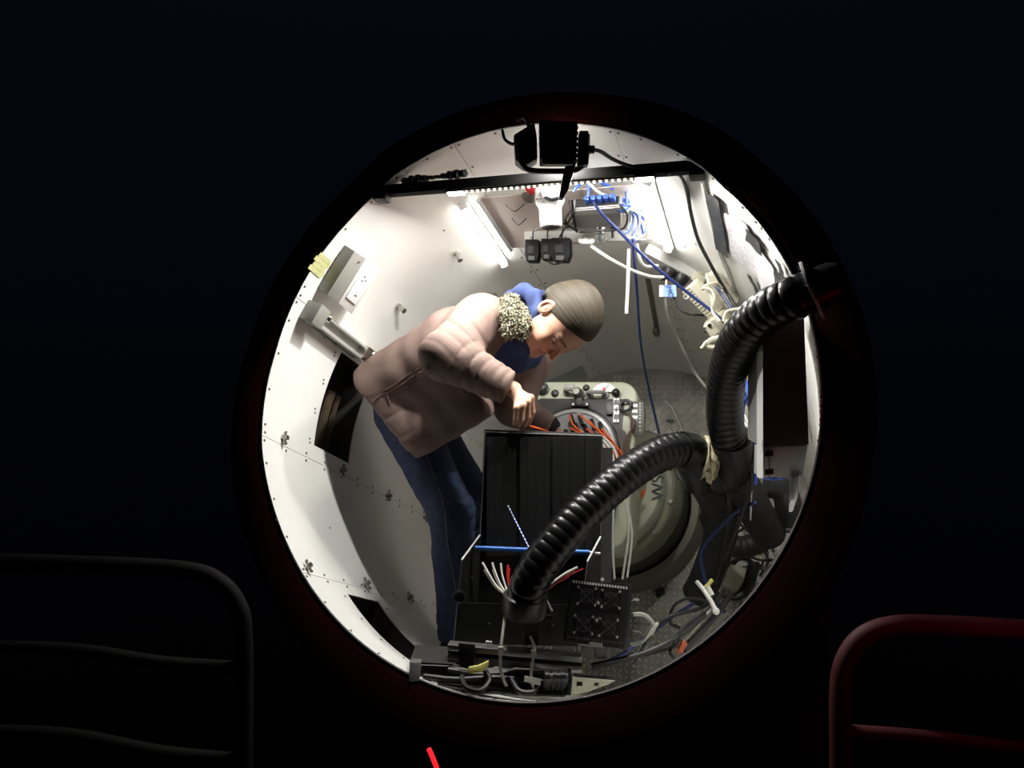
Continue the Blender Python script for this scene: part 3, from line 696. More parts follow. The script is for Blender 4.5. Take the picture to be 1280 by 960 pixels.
def body_sdf(P):
    d = s_ecap(P, J['pelvis']+SP*.09, J['chest'], .12, .08, .14, .085, LAT)
    d = smin(d, s_cap(P, J['chest'], J['neckb'], .07, .055), .05)
    d = smin(d, s_cap(P, J['neckb'], HC+HB.T@V(0, -.022, -.045), .052, .050), .03)
    for a, b, c, r in (('rs', 're', 'rw', (.05, .036, .0235)), ('ls', 'le', 'lw', (.05, .036, .0235))):
        d = smin(d, s_cap(P, J[a], J[b], r[0], r[1]), .03); d = smin(d, s_cap(P, J[b], J[c], r[1], r[2]), .02)
    d = smin(d, s_cap(P, J['chest'], J['rs'], .06, .05), .03); d = smin(d, s_cap(P, J['chest'], J['ls'], .06, .05), .03)
    for a, b, c in (('rh', 'rk', 'ra'), ('lh', 'lk', 'la')):
        d = smin(d, s_cap(P, J[a], J[b], .066, .046), .03); d = smin(d, s_cap(P, J[b], J[c], .044, .03), .02)
    d = smin(d, grh(P), .012); d = smin(d, glh(P), .012)
    return smin(d, ghead(P), .02)
pos, fac = nets(body_sdf, (-.62, 2.1, .66), (.36, 3.1, 2.02), .0030)
Q = (pos-HC)@HB.T/HS; ax_ = np.abs(Q[:, 0]); nearh = (np.linalg.norm(Q, axis=1) < .2)
skin = np.tile(V(.62, .36, .25), (len(pos), 1))
def paint(mask, col, w): skin[:] = skin*(1-(mask*w*nearh)[:, None])+V(*col)*(mask*w*nearh)[:, None]
gs = lambda d, s: np.exp(-(np.clip(d, 0, None)/s)**2)
paint(gs(np.linalg.norm((Q*[1, 1, 1]-V(0, 0, 0))[:, [1, 2]]-V(.092, -.065), axis=1)-.004, .007)*(ax_ < .024), (.47, .20, .17), .8)
paint(gs(np.linalg.norm(np.c_[ax_-.042, Q[:, 1]-.07, Q[:, 2]+.025], axis=1), .028), (.64, .29, .21), .6)
paint(gs(np.linalg.norm(Q-V(0, .112, -.024), axis=1), .014), (.62, .28, .22), .6)
paint(gs(np.abs(Q[:, 2]-.033-.12*(.022-np.abs(ax_-.03)))-.0015, .0032)*(ax_ > .012)*(ax_ < .050)*(Q[:, 1] > .06), (.10, .06, .04), .9)
paint(gs(np.abs(Q[:, 2]-.0060)-.0022, .0020)*(ax_ > .019)*(ax_ < .047)*(Q[:, 1] > .07), (.03, .02, .018), .95)
paint(gs(np.linalg.norm(np.c_[ax_-.077, Q[:, 1]+.010, Q[:, 2]-.002], axis=1), .022), (.68, .34, .25), .5)
M_SKIN = mat('skin', (.6, .4, .3), .48, sss=.12, attr='tint', var=.06, scale=90)
PBASE = V(J['ra'][0], J['ra'][1]+.03, .62)
person = net_mesh('person', pos, fac, M_SKIN, None, PBASE, skin)
register(person, 'person in a brown jacket and blue jeans bending over the black enclosure', 'person')

# ---- jeans
def legfold(P, k, axis, amp, lam):
    dd = P-k; ax1 = norm(axis); t = dd@ax1; m = np.exp(-(t/.11)**2)*np.exp(-(np.linalg.norm(dd-t[:, None]*ax1, axis=1)/.16)**2)
    return amp*m*((1-np.abs(np.sin(t*math.pi/lam+3*wob(P, 9)+(dd@V(.7, -.6, 0))*18)))**2*1.5-.4)*(.6+.5*wob(P, 12, 1.))
def jeans_sdf(P):
    d = s_ecap(P, J['pelvis']+SP*.06, J['pelvis']+SP*.14, .150, .10, .15, .10, LAT)
    for a, b, c in (('rh', 'rk', 'ra'), ('lh', 'lk', 'la')):
        q = smin(s_cap(P, J[a], J[b], .098, .074), s_cap(P, J[b], J[c]-V(0, 0, .01), .074, .066), .03)
        q = q+legfold(P, J[b], J[c]-J[b], .009, .05)+legfold(P, J[c], J[c]-J[b], .007, .055)
        d = smin(d, q, .04)
    d = smax(d, V(0, 0, 1)[2]*(J['ra'][2]-.03-P[:, 2]), .01)
    return d+.003*wob(P, 30, 1.0)+.0015*wob(P, 75, 2.)
pos, fac = nets(jeans_sdf, (-.66, 2.42, .64), (.1, 3.16, 1.74), .0055, slack=1.8)
jeans = net_mesh('jeans', pos, fac, mat('denim', (.020, .031, .080), .8, var=.35, scale=60, bump=.3, bscale=500), person)
register(jeans, 'dark blue denim jeans'); TJ = bvh(pos, fac)
sp = [h for h in (hit(TJ, x, y, .001) for x, y in ((531, 566), (540, 588), (549, 612), (556, 640), (558, 668), (562, 695), (567, 722), (571, 745))) if h is not None]
if len(sp) > 2: MB().tube(sp, .0012, 5, sub=5).build('side_seam', mat('seam_thread', (.22, .20, .18), .8), jeans, smooth=True)
# ---- shoes
for a in ('ra', 'la'):
    c = J[a]-V(0, 0, .075); fd = norm(V(.75, -.35, 0)); sd = np.cross(fd, V(0, 0, 1))
    fn = lambda P: smax(smin(s_ecap(P, c-fd*.03+V(0, 0, .01), c+fd*.13, .036, .036, .042, .026, sd), s_cap(P, c+V(0, 0, .05), c-fd*.01, .042), .03), (c[2]-.022)-P[:, 2], .008)
    p_, f_ = nets(fn, c-.22, c+.22, .007); net_mesh('shoe', p_, f_, M_BLACK, person)
# ---- jacket
def armfold(P, a, b, amp, lam, t0, tw):
    ax1 = norm(b-a); t = (P-a)@ax1; rr = np.linalg.norm(P-a-t[:, None]*ax1, axis=1)
    u = norm(np.cross(ax1, V(.3, .2, 1))); w = np.cross(ax1, u); q = P-a
    ph = t*2*math.pi/lam+(q@u)*34+(q@w)*20+5*wob(P, 8, .5)+2*wob(P, 21, 1.5)
    rid = 1-np.abs(np.sin(ph*.5))                       # sharp valleys, round pads
    return amp*np.exp(-((t-t0)/tw)**2)*np.exp(-(rr/.13)**4)*(rid**2*1.6-.4)*(.55+.45*wob(P, 13, 2.2))*np.clip(t/.04, 0, 1)
COR = at(524, 574, 2.67); BKH = at(449, 468, 2.82)       # front corner and back of the hem
def jacket_sdf(P):
    d = s_ecap(P, J['pelvis']+SP*.01, J['waist']*.35+J['chest']*.65, .205, .150, .21, .155, LAT)
    d = smin(d, s_ecap(P, J['waist']*.3+J['chest']*.7, J['neckb']*.75+J['chest']*.25, .185, .135, .115, .095, LAT), .06)
    # right front panel hanging down towards the camera
    top = J['rs']*.4+J['waist']*.6
    d = smin(d, s_ecap(P, at(508, 528, 2.71), at(590, 498, 2.62), .085, .05, .075, .05, FR), .09)
    d = smin(d, s_cap(P, at(527, 547, 2.665), at(600, 518, 2.60), .066, .048), .05)
    d = smin(d, s_cap(P, at(482, 492, 2.775), at(524, 544, 2.69), .085, .075), .06)
    # hem and opening cuts
    hn = norm(np.cross(COR-BKH, norm(LAT+V(0, -1.2, 0)))); hn = hn if hn@SP < 0 else -hn
    d = smax(d, (P-COR)@hn+.002*wob(P, 18), .006)
    on = norm(np.cross(at(640, 506, 2.57)-COR, norm(COR-EYE))); on = on if on[2] < 0 else -on
    d = smax(d, (P-COR)@on+.002*wob(P, 22, 3.), .008)
    # sleeves
    ua = s_cap(P, J['rs'], J['re'], .088, .073)+armfold(P, J['rs'], J['re'], .0075, .050, .15, .10)
    fa = s_cap(P, J['re'], J['re']*.12+J['rw']*.88, .074, .054)+armfold(P, J['re'], J['rw'], .0070, .044, .06, .09)+armfold(P, J['re'], J['rw'], .003, .03, .19, .05)
    fa = smax(fa, (P-(J['re']*.06+J['rw']*.94))@norm(J['rw']-J['re']), .012)
    ra_ = smin(ua, fa, .035)
    d = smin(d, s_cap(P, J['rs'], J['neckb'], .085, .06), .05)
    d = smin(d, ra_, .028)
    ul = s_cap(P, J['ls'], J['le'], .078, .062); fl = s_cap(P, J['le'], J['lw'], .060, .046)
    fl = smax(fl, (P-(J['le']*.10+J['lw']*.90))@norm(J['lw']-J['le']), .01)+armfold(P, J['le'], J['lw'], .004, .04, .06, .08)
    d = smin(d, smin(ul, fl, .03), .03)
    d = d+.0045*wob(P, 16, .3)+.0022*wob(P, 42, 1.3)+.006*((1-np.abs(np.sin((P@V(30, 12, -34))+4*wob(P, 7, .9))))**3-.2)*np.clip(.3+wob(P, 6, 2.), 0, 1)+.002*np.sin(((P-J['pelvis'])@SP)*70+4*wob(P, 9))*np.exp(-(((P-J['waist'])@SP)/.1)**2)
    # hollow neck so that the hood and neck come out of it
    d = smax(d, -s_cap(P, J['neckb']+SP*.02, HC+HB.T@V(0, -.02, -.06), .066, .075), .02)
    return d
pos, fac = nets(jacket_sdf, (-.72, 2.0, 1.24), (.36, 3.16, 2.06), .0052, slack=2.0)
M_JACKET = mat('jacket_cloth', (.200, .132, .110), .82, var=.14, scale=14, bump=.25, bscale=420)
jacket = net_mesh('jacket', pos, fac, M_JACKET, person); register(jacket, 'brown padded jacket with open front'); TK = bvh(pos, fac)
def on_jacket(pts, off=.001): return [h for h in (hit(TK, x, y, off) for x, y in pts) if h is not None]
for k, (x0, y0, x1, y1) in enumerate(((480, 488, 534, 455), (483, 492, 538, 459), (486, 497, 541, 464))):
    P = on_jacket([(x0+(x1-x0)*t, y0+(y1-y0)*t+1.2*math.sin(t*7)) for t in np.linspace(0, 1, 9)])
    if len(P) > 2: MB().tube(P, .0022 if k != 1 else .0034, 6, sub=3).build('pocket_welt', mat('jacket_trim', (.15, .085, .07), .8), jacket, smooth=True)
P = on_jacket([(470, 499), (482, 491), (486, 500), (488, 505)])
if len(P) > 2: MB().tube(P, .0022, 6, sub=3).build('pocket_stitch', mat('jacket_trim', (.15, .085, .07), .8), jacket, smooth=True)
# cuff of the left sleeve (dark knit) and right cuff edge
for a, b, r, m in (('le', 'lw', .036, mat('dark_knit', (.012, .012, .016), .9, bump=.4, bscale=300)),):
    ax1 = norm(J[b]-J[a]); s = MB(); s.lathe(J[a]*.13+J[b]*.87, ax1, [(0, .047), (.008, .043), (.022, .036), (.026, .031), (.02, .028), (0, .03)], 24, closed=False)
    s.build('knit_cuff', m, person, smooth=True)
# ---- hooded top
def hood_sdf(P):
    K = [at(640, 372, 2.645), at(656, 366, 2.595), at(668, 372, 2.555), at(672, 392, 2.530), at(666, 412, 2.535), at(657, 434, 2.565), at(648, 455, 2.615)]
    d = None
    for i in range(len(K)-1):
        q = s_ecap(P, K[i], K[i+1], .030, .017, .030, .017, HU+HR*.4) if i < 5 else s_cap(P, K[i], K[i+1], .026, .022)
        d = q if d is None else smin(d, q, .02)
    K2 = [K[1], at(676, 374, 2.645), at(682, 402, 2.725), at(676, 432, 2.725), at(664, 448, 2.685), K[-1]]
    for i in range(len(K2)-1): d = smin(d, s_cap(P, K2[i], K2[i+1], .026, .026), .025)
    d = smin(d, s_ecap(P, J['chest']+FR*.03, J['neckb']*.8+J['chest']*.2+FR*.02, .13, .10, .10, .085, LAT), .05)
    d = smin(d, s_ecap(P, J['pelvis']+SP*.05, J['chest'], .15, .11, .14, .11, LAT), .05)
    d = smax(d, -s_cap(P, J['neckb']+SP*.03, HC+HB.T@V(0, -.012, -.045), .050, .060), .012)
    return d+.0035*np.sin(((P-HC)@HU)*150+5*wob(P, 12))*np.exp(-(np.linalg.norm(P-at(668, 395, 2.535), axis=1)/.10)**2)+.002*wob(P, 35)
pos, fac = nets(hood_sdf, (-.5, 2.28, 1.3), (.22, 3.0, 2.0), .0046)
hood = net_mesh('hooded_top', pos, fac, mat('blue_fleece', (.030, .050, .150), .85, var=.15, scale=30, bump=.2, bscale=300), person); register(hood, 'blue hood and collar of a hooded top')
# ---- fleece collar: base with tufts
FK = [at(637, 377, 2.560), at(641, 392, 2.530), at(646, 408, 2.520), at(652, 422, 2.530)]
def fur_sdf(P):
    d = None
    for i in range(3):
        q = s_ecap(P, FK[i], FK[i+1], .024+.006*i, .022, .03+.005*i, .022, V(1, 0, .35)); d = q if d is None else smin(d, q, .03)
    return d+.004*wob(P, 90)
pos, fac = nets(fur_sdf, FK[0]-.12, FK[3]+.12, .0045)
FURM = mat('fleece_pile', (.30, .285, .20), .9, var=.3, scale=120)
fur = net_mesh('fleece_collar', pos, fac, FURM, person); register(fur, 'pale yellowish shaggy fleece collar')
nrm = np.zeros_like(pos); fn_ = np.cross(pos[fac[:, 1]]-pos[fac[:, 0]], pos[fac[:, 3]]-pos[fac[:, 0]])
for k in range(4): np.add.at(nrm, fac[:, k], fn_)
nrm /= np.linalg.norm(nrm, axis=1)[:, None]+1e-12
s = MB(); sel = rng.choice(len(pos), 900, replace=False)
for i in sel:
    p = pos[i]; nn = nrm[i]; dr = norm(nn+.9*V(.5, -.1, -.7)+rng.normal(0, .5, 3)); ln = rng.uniform(.009, .018); u = norm(np.cross(dr, rng.normal(0, 1, 3))); w = np.cross(dr, u); r = rng.uniform(.0016, .0030)
    b = p+dr*ln*.5+nn*.002; tip = p+dr*ln+rng.normal(0, .003, 3)
    s.add([p+u*r, p-u*r*.5+w*r*.87, p-u*r*.5-w*r*.87, b+u*r, b-u*r*.5+w*r*.87, b-u*r*.5-w*r*.87, tip], [(0, 1, 4, 3), (1, 2, 5, 4), (2, 0, 3, 5), (3, 4, 6), (4, 5, 6), (5, 3, 6)])
s.build('fleece_tufts', FURM, fur, kind='stuff', smooth=True)
# ---- hair
def strand(Q):                                          # angle around the pole at the nape: strands run from there to the forehead
    q = Q-V(0, -.012, .03); return np.arctan2(q[:, 0]+.012, q@V(0, -.62, .78))
def hair_sdf(P):
    Q = (P-HC)@HB.T/HS; X = Q.copy(); X[:, 0] = np.abs(X[:, 0])
    d = s_ell(X, V(0, -.010, .050), (.0800, .1045, .0920)); d = smin(d, s_ell(X, V(0, -.070, -.005), (.055, .045, .055)), .03)
    line = X[:, 2]-1.02*X[:, 1]+.002-.35*np.maximum(X[:, 0]-.055, 0)                      # hairline from forehead past the ear to the nape
    line = np.minimum(line, .01+X[:, 2]+.075)
    d = smax(d, -(line)*.62, .012)
    ang = strand(Q)
    d = d+.0003*np.sin(ang*41+3*wob(Q, 25))+.0003*np.sin(ang*97+2)
    return d
pos, fac = nets(hair_sdf, HC-.19, HC+.20, .0030)
M_HAIR = mat('hair', (.115, .080, .045), .45, var=.35, scale=60, attr=None)
Q = (pos-HC)@HB.T/HS; ang = strand(Q)
hc = V(.048, .039, .026)[None]*(1+.10*np.sin(ang*19+2*np.sin(Q[:, 1]*30))+.10*np.sin(ang*53+3*wob(Q, 20))+.16*np.sin(ang*120+2*wob(Q, 30)))[:, None]
hair = net_mesh('hair', pos, fac, mat('brown_hair', (.15, .11, .06), .6, attr='tint', spec=.25), person, None, np.clip(hc, .02, 1)); register(hair, 'smooth light brown hair combed back')
s = MB(); s.tube([HC+HB.T@V(*q)*HS for q in ((-.06, -.055, -.02), (-.03, -.088, -.028), (0, -.1, -.03), (.03, -.088, -.028), (.06, -.055, -.02))], .009, 8); s.build('hair_band', M_BLACK, person, smooth=True)
# ================================================================== RECEIVER ON THE END PLATE
RCU, RCW = -.075, .070
def rx_(u, w, z): return CC+E1*u+E2*w+AX*z
RC0 = rx_(RCU, RCW, L)
rec = thing('receiver', 'cream stepped drum with a control panel on the far tread plate', 'receiver', RC0)
s = MB(); s.lathe(RC0-AX*.001, -AX, [(0, .405), (.10, .385), (.115, .376), (.115, .345), (.10, .338), (.02, .338)], 72, closed=False); s.build('base_ring', mat('ring_olive', (.17, .165, .125), .5, .2, var=.2, scale=8), rec, smooth=True)
s = MB(); s.lathe(RC0-AX*.02, -AX, [(0, .336), (.22, .326), (.23, .326)], 64); s.build('inner_well', mat('well_dark', (.03, .03, .028), .6), rec, smooth=True)
s = MB(); s.lathe(rx_(RCU, RCW, 1.62), -AX, [(0, .322), (.20, .320), (.215, .312), (.22, .30)], 64); s.build('lower_drum', mat('drum_olive', (.24, .235, .17), .5, .1, var=.2, scale=9), rec, smooth=True)
s = MB(); s.lathe(rx_(RCU, RCW, 1.42), -AX, [(0, .284), (.10, .282), (.115, .272), (.12, .25)], 64); s.build('middle_drum', M_CREAM, rec, smooth=True)
s = MB(); s.lathe(rx_(RCU, RCW, 1.32), -AX, [(0, .215), (.31, .205)], 48); s.build('upper_drum', M_CREAM, rec, smooth=True)
for k in range(9):                                       # bolts on the drum steps
    t = math.radians(-150+k*28); s = MB(); p = rx_(RCU+.305*math.cos(t), RCW+.305*math.sin(t), 1.40); s.cyl(p, p-AX*.012, .010, n=6); s.build('drum_bolt', M_SCREW, rec)
lettering('WSL', .072, disc(823, 604, 1.296), disc(823, 590, 1.296)-disc(823, 618, 1.296), disc(812, 604, 1.296)-disc(830, 604, 1.296), M_BLACK, rec)
s = MB(); p = disc(791, 635, 1.29); s.lathe(p, -AX, [(-.01, .022), (.012, .022), (.012, .016), (-.01, .016)], 20, closed=False); s.build('port_rim', M_CREAM, rec, smooth=True)
s = MB(); s.cyl(p-AX*.004, p-AX*.006, .017, n=18); s.build('port_hole', M_BLACK, rec)
s = MB(); p = disc(798, 619, 1.29); s.box(p, norm(disc(798, 612, 1.29)-p)*.022, norm(disc(802, 619, 1.29)-p)*.009, AX*.003); s.build('paper_tag', M_WHITEPL, rec)
# panel body with rounded corners
ZP = .95
def rrect(u0, u1, w0, w1, r, n=8):
    out = []
    for cu, cw, a0 in ((u1-r, w1-r, 0), (u0+r, w1-r, 90), (u0+r, w0+r, 180), (u1-r, w0+r, 270)):
        for k in range(n+1):
            t = math.radians(a0+90*k/n); out.append((cu+r*math.cos(t), cw+r*math.sin(t)))
    return out
s = MB(); s.slab([rx_(u, w, ZP) for u, w in rrect(-.300, .148, -.27, .392, .075)], AX*.20); pan = s.build('panel_housing', M_CREAM, rec, bevel=.012, seg=3)
s = MB(); s.slab([rx_(u, w, ZP-.003) for u, w in rrect(-.262, .098, -.23, .318, .02)], AX*.004); s.build('dark_faceplate', mat('faceplate_dark', (.016, .015, .016), .45, 0.0, var=.15), pan, bevel=.002)
DC = (RCU-.012, .093)
s = MB(); s.lathe(rx_(*DC, ZP+.01), -AX, [(0, .186), (.016, .186), (.02, .182), (.02, .176)], 64, closed=False); s.build('dark_collar', M_BLACK, pan, smooth=True)
s = MB(); s.lathe(rx_(*DC, ZP), -AX, [(0, .175), (.022, .175), (.026, .171), (.026, .160), (.020, .157)], 64, closed=False); s.build('bright_rim', mat('rim_satin', (.45, .45, .44), .35, .5), pan, smooth=True)
s = MB(); s.cyl(rx_(*DC, ZP), rx_(*DC, ZP-.020), .158, n=64); s.build('patch_disc', mat('patch_disc_metal', (.33, .33, .34), .4, .5), pan, smooth=True)
def pp(x, y, dz=0.0): return disc(x, y, ZP-dz)
uR, uU = E1, E2
for x, y, lx in ((715, 524, 5), (726, 526, 6), (714, 534, 6), (721, 535, 5), (732, 535, 4), (741, 531, 7), (751, 534, 6), (735, 545, 4), (708, 541, 3)):
    a = pp(x-1.5, y-lx*.9, .03); b = pp(x+2, y+lx*.9, .045); s = MB(); s.cyl(a, b, .0085, .007, n=8); s.build('fibre_plug', M_BLACK, pan, smooth=True)
s = MB(); p = pp(725, 518, .02); s.cyl(p, p-AX*.02, .009, n=10); s.build('disc_screw', M_ALU, pan)
# instruments on the upper band
def knob(name, x, y, r, h, m, prof=None):
    s = MB(); p = pp(x, y); s.lathe(p, -AX, prof or [(0, r*1.1), (h*.25, r*1.1), (h*.3, r*.9), (h*.9, r*.8), (h, r*.6)], 20); return s.build(name, m, pan, smooth=True)
knob('dial_knob', 679, 487, .024, .035, mat('knob_dark', (.04, .045, .04), .3))
knob('jack_socket', 694, 492, .015, .012, M_BLACK)
knob('jack_socket', 733, 485, .013, .012, M_BLACK)
knob('centre_knob', 724, 494, .022, .05, mat('knob_grey', (.12, .12, .10), .3, .4))
knob('ball_knob', 771, 493, .013, .03, M_BLACK, [(0, .008), (.008, .008), (.012, .015), (.022, .017), (.03, .012), (.034, .004)])
for x0, x1, y in ((709, 721, 491), (737, 757, 494)):
    s = MB(); a, b = pp(x0, y), pp(x1, y); s.tube([a, a-AX*.03, a*.8+b*.2-AX*.038, a*.2+b*.8-AX*.038, b-AX*.03, b], .008, 8); s.build('pull_handle', M_GREYMET, pan, smooth=True)
    for q in (a, b):
        s = MB(); s.lathe(q, -AX, [(0, .016), (.008, .016), (.012, .01)], 12); s.build('handle_foot', M_GREYMET, pan, smooth=True)
s = MB(); s.slab([pp(706, 481, .002), pp(718, 481, .002), pp(718, 488, .002), pp(706, 488, .002)], -AX*.008); s.build('data_plate', M_GREYMET, pan, bevel=.001)
s = MB(); s.slab([pp(708, 483, .011), pp(716, 483, .011), pp(716, 486.5, .011), pp(708, 486.5, .011)], -AX*.001); s.build('data_plate_text', M_SCREW, pan)
# half-round meter with white face
gc = pp(756, 490.5); gp = [gc+uR*.047*math.cos(t)+uU*.036*math.sin(t)-uU*.002 for t in np.linspace(0, math.pi, 17)]
s = MB(); s.slab([gc+(q-gc)*1.14 for q in gp], -AX*.012); s.build('meter_case', M_CREAM, pan, bevel=.002)
s = MB(); s.slab([q-AX*.0125 for q in gp], -AX*.002); s.build('meter_face', M_WHITEPL, pan)
s = MB(); s.box(gc-AX*.0155+uU*.008, uR*.006, uU*.006, AX*.001); s.build('meter_mark', mat('red_plastic', (.55, .02, .03), .4), pan)
s = MB(); s.tube([gc-AX*.0155+uU*.004, gc-AX*.0155+uR*.018+uU*.026], .0012, 4, sub=1); s.build('meter_needle', M_BLACK, pan)
# latch bracket
s = MB(); s.slab([pp(715, 502, .006), pp(736, 502, .006), pp(736, 509, .006), pp(715, 509, .006)], -AX*.012); s.build('latch_bracket', M_BLACK, pan, bevel=.002)
for x in (716.5, 734):
    s = MB(); p = pp(x, 505.5, .018); s.cyl(p, p-AX*.003, .0055, n=10); s.build('bracket_screw', M_WHITEPL, pan)
s = MB(); s.cyl(pp(724, 497, .0), pp(724, 503, .03), .012, n=12); s.build('latch_stem', M_GREYMET, pan, smooth=True)
# white strip with black marks, ring, label plate
s = MB(); s.slab([pp(767, 498, .006), pp(774.5, 498, .006), pp(774, 528, .006), pp(766.5, 528, .006)], -AX*.004); s.build('marked_strip', M_WHITEPL, pan)
for y, (hx, hy) in ((499.5, (.002, .002)), (503, (.010, .010)), (512, (.010, .003)), (512, (.003, .010)), (521, (.010, .010)), (525.8, (.002, .002))):
    s = MB(); s.box(pp(770.5, y, .0105), uR*hx, uU*hy, AX*.0006); s.build('strip_mark', M_BLACK, pan)
s = MB(); s.slab([pp(758, 503, .006), pp(767, 503, .006), pp(767, 519, .006), pp(758, 519, .006)], -AX*.012); s.build('relay_block', mat('relay_grey', (.045, .045, .048), .4), pan, bevel=.002)
rc = pp(782, 507, .02); s = MB(); s.tube([rc+uR*.022*math.cos(t)+uU*.022*math.sin(t) for t in np.linspace(0, 2*math.pi, 25)], .0062, 8, sub=0); s.build('cable_ring', M_BLACK, pan, smooth=True)
s = MB(); s.slab([pp(x, y, .004) for x, y in ((791, 502), (803, 502), (805, 505), (805, 542), (802, 546), (792, 544), (788, 538), (789, 505))], -AX*.005); lp = s.build('label_plate', mat('olive_plate', (.09, .088, .07), .5), pan, bevel=.001)
for y in (507, 514, 521.5):
    s = MB(); s.box(pp(793.5, y, .010), uR*.0105, uU*.0062, AX*.0008); s.build('white_label', M_WHITEPL, lp)
for y in (504.5, 508, 512, 515.5, 519, 523, 528, 533, 538):
    s = MB(); s.box(pp(800, y, .010), uR*.0022, uU*.0022, AX*.0008); s.build('label_dot', M_WHITEPL, lp)
for q in range(4):
    s = MB(); s.tube([pp(784+q*1.5, 514+q*2, .02), pp(790+q, 530, .03), pp(786-q*2, 556, .03), pp(792, 590, .02)], .0035, 6); s.build('panel_lead', mat('brown_lead', (.10, .07, .05), .5), pan, smooth=True)
s = MB(); s.slab([pp(768, 530, .01), pp(782, 540, .01), pp(796, 592, .01), pp(786, 596, .01)], -AX*.006); s.build('brown_cover', mat('cover_brown', (.07, .055, .045), .45), pan)
# loose grey plate leaning on the rear wall behind the receiver
s = MB(); s.slab([disc(676, 480, 1.45), disc(728, 457, 1.60), disc(740, 480, 1.45)], AX*.006); s.build('loose_plate', mat('loose_grey', (.22, .23, .22), .5, .3), None, 'triangular grey sheet leaning behind the receiver panel', 'metal sheet')
# orange fibre patch leads
for i, P in enumerate(([(712, 519), (716, 530), (728, 541), (748, 552), (766, 568), (776, 582)], [(725, 519), (738, 530), (752, 541), (764, 555), (774, 575)], [(736, 526), (746, 536), (758, 548), (768, 560), (780, 578)],
                       [(741, 533), (752, 543), (762, 550), (773, 561), (781, 576)], [(713, 535), (724, 541), (738, 548), (756, 560), (770, 578)], [(733, 536), (745, 545), (758, 556), (772, 572), (778, 584)], [(752, 536), (760, 545), (772, 560), (780, 572), (777, 584)])):
    n = len(P); cable('fibre_lead', [pp(x, y, .05+.035*math.sin(math.pi*k/(n-1))+.006*i) for k, (x, y) in enumerate(P)], .0036, M_ORANGE, ['orange fibre lead from the leftmost upper plug on the patch disc', 'orange fibre lead starting at the disc screw on top of the patch disc', 'orange fibre lead topmost in the bundle at the disc rim', 'orange fibre lead from the plug right of the disc centre', 'orange fibre lead lowest on the left of the patch disc', 'orange fibre lead from the middle lower plug of the patch disc', 'orange fibre lead from the rightmost plug of the patch disc'][i], group='orange fibre leads on the patch disc', n=6)
cable('fibre_lead', [at(661, 532, 2.472), at(674, 536, 2.53), at(688, 541, 2.63), at(700, 550, 2.72)], .0034, M_ORANGE, 'orange fibre lead pinched in the right hand')
cable('fibre_lead', [disc(806, 612, 1.2), disc(799, 624, 1.22), disc(790, 632, 1.27)], .006, M_ORANGE, 'short thick orange lead entering the drum port', n=6)
for i, P in enumerate(([(753, 550), (763, 562), (768, 580), (771, 600)], [(752, 554), (759, 566), (764, 585), (766, 604)], [(754, 546), (767, 560), (774, 582), (776, 604)])):
    cable('white_lead', [disc(x, y, .80) for x, y in P], .0045, M_WHITEC, ['white lead bending beside the top right corner of the enclosure, middle one', 'white lead nearest the enclosure edge beside the receiver', 'outermost white lead beside the orange fibres'][i])
for i, P in enumerate(([(767, 634), (766, 680), (768, 724)], [(782, 630), (786, 665), (778, 724)], [(784, 628), (790, 670), (784, 722)])):
    cable('white_lead', [disc(x, y, .75) for x, y in P], .0040, mat('dim_white_cable', (.5, .5, .45), .5), ['thin pale lead hanging leftmost below the hose to the fan unit', 'thin pale lead hanging in the middle below the hose', 'thin pale lead hanging rightmost below the hose'][i])

# ================================================================== BLACK ENCLOSURE IN FRONT
TL, TR, ML, MR = at(607, 541, 2.46), at(752, 546, 2.46), at(600, 668, 2.44), at(750, 670, 2.44)
GV = at(577, 700, 2.33)-ML; CL, CR = ML+GV, MR+GV; DL, DR = at(567, 803, 2.33), at(722, 806, 2.33)
BBL, BBR = at(596, 800, 2.44), at(748, 803, 2.44)
enc = thing('enclosure', 'tall black open-fronted sheet metal enclosure standing before the person', 'enclosure', (DL+DR)/2)
M_ENC = mat('enclosure_black', (.021, .021, .021), .42, .1, var=.25, scale=10)
s = MB(); s.slab([TL, TR, BBR, BBL], V(0, .003, 0)); s.build('back_panel', M_ENC, enc)
s = MB(); s.slab([TL+V(-.004, 0, .003), TR+V(.002, 0, .003), TR+V(.002, .05, .008), TL+V(-.004, .05, .008)], V(0, 0, -.003)); s.build('top_flange', M_ENC, enc)
s = MB(); s.tube([TL+V(-.006, -.003, .003), TR+V(.002, -.003, .003)], .0022, 6, sub=1); s.build('top_edge', mat('edge_metal', (.16, .16, .16), .35, .6), enc, smooth=True)
for a, b, c, d, e, q in ((TL, ML, CL, DL, BBL, -1), (TR, MR, CR, DR, BBR, 1)):
    s = MB(); f = V(0, -.012, 0); s.slab([a, a+f, b+f, c, d, e], V(.003*q, 0, 0)); s.build('side_panel', M_ENC, enc)
    s = MB(); s.tube([b+f, c], .0030, 6, sub=1); s.build('bright_edge', mat('bright_edge', (.85, .85, .82), .3, .3), enc, smooth=True)
    s = MB(); s.tube([a+f, b+f], .0016, 6, sub=1); s.build('dull_edge', mat('edge_metal', (.16, .16, .16), .35, .6), enc, smooth=True)
    s = MB(); s.tube([c, d], .0018, 6, sub=1); s.build('dull_edge', mat('edge_metal', (.16, .16, .16), .35, .6), enc, smooth=True)
for i in range(14):                                      # upright slats lining the back panel, standing unevenly proud
    x0 = 609+i*10.2; o = .010-.0022*((i*5) % 4); p = lambda x, y: at(x, y, 2.455-(y-546)*.00012)-V(0, o, 0)
    s = MB(); s.slab([p(x0, 546), p(x0+9.9, 546.3), p(x0+9.2, 694), p(x0-.7, 694)], V(0, o*.9, 0)); s.build('slat', M_ENC, enc)
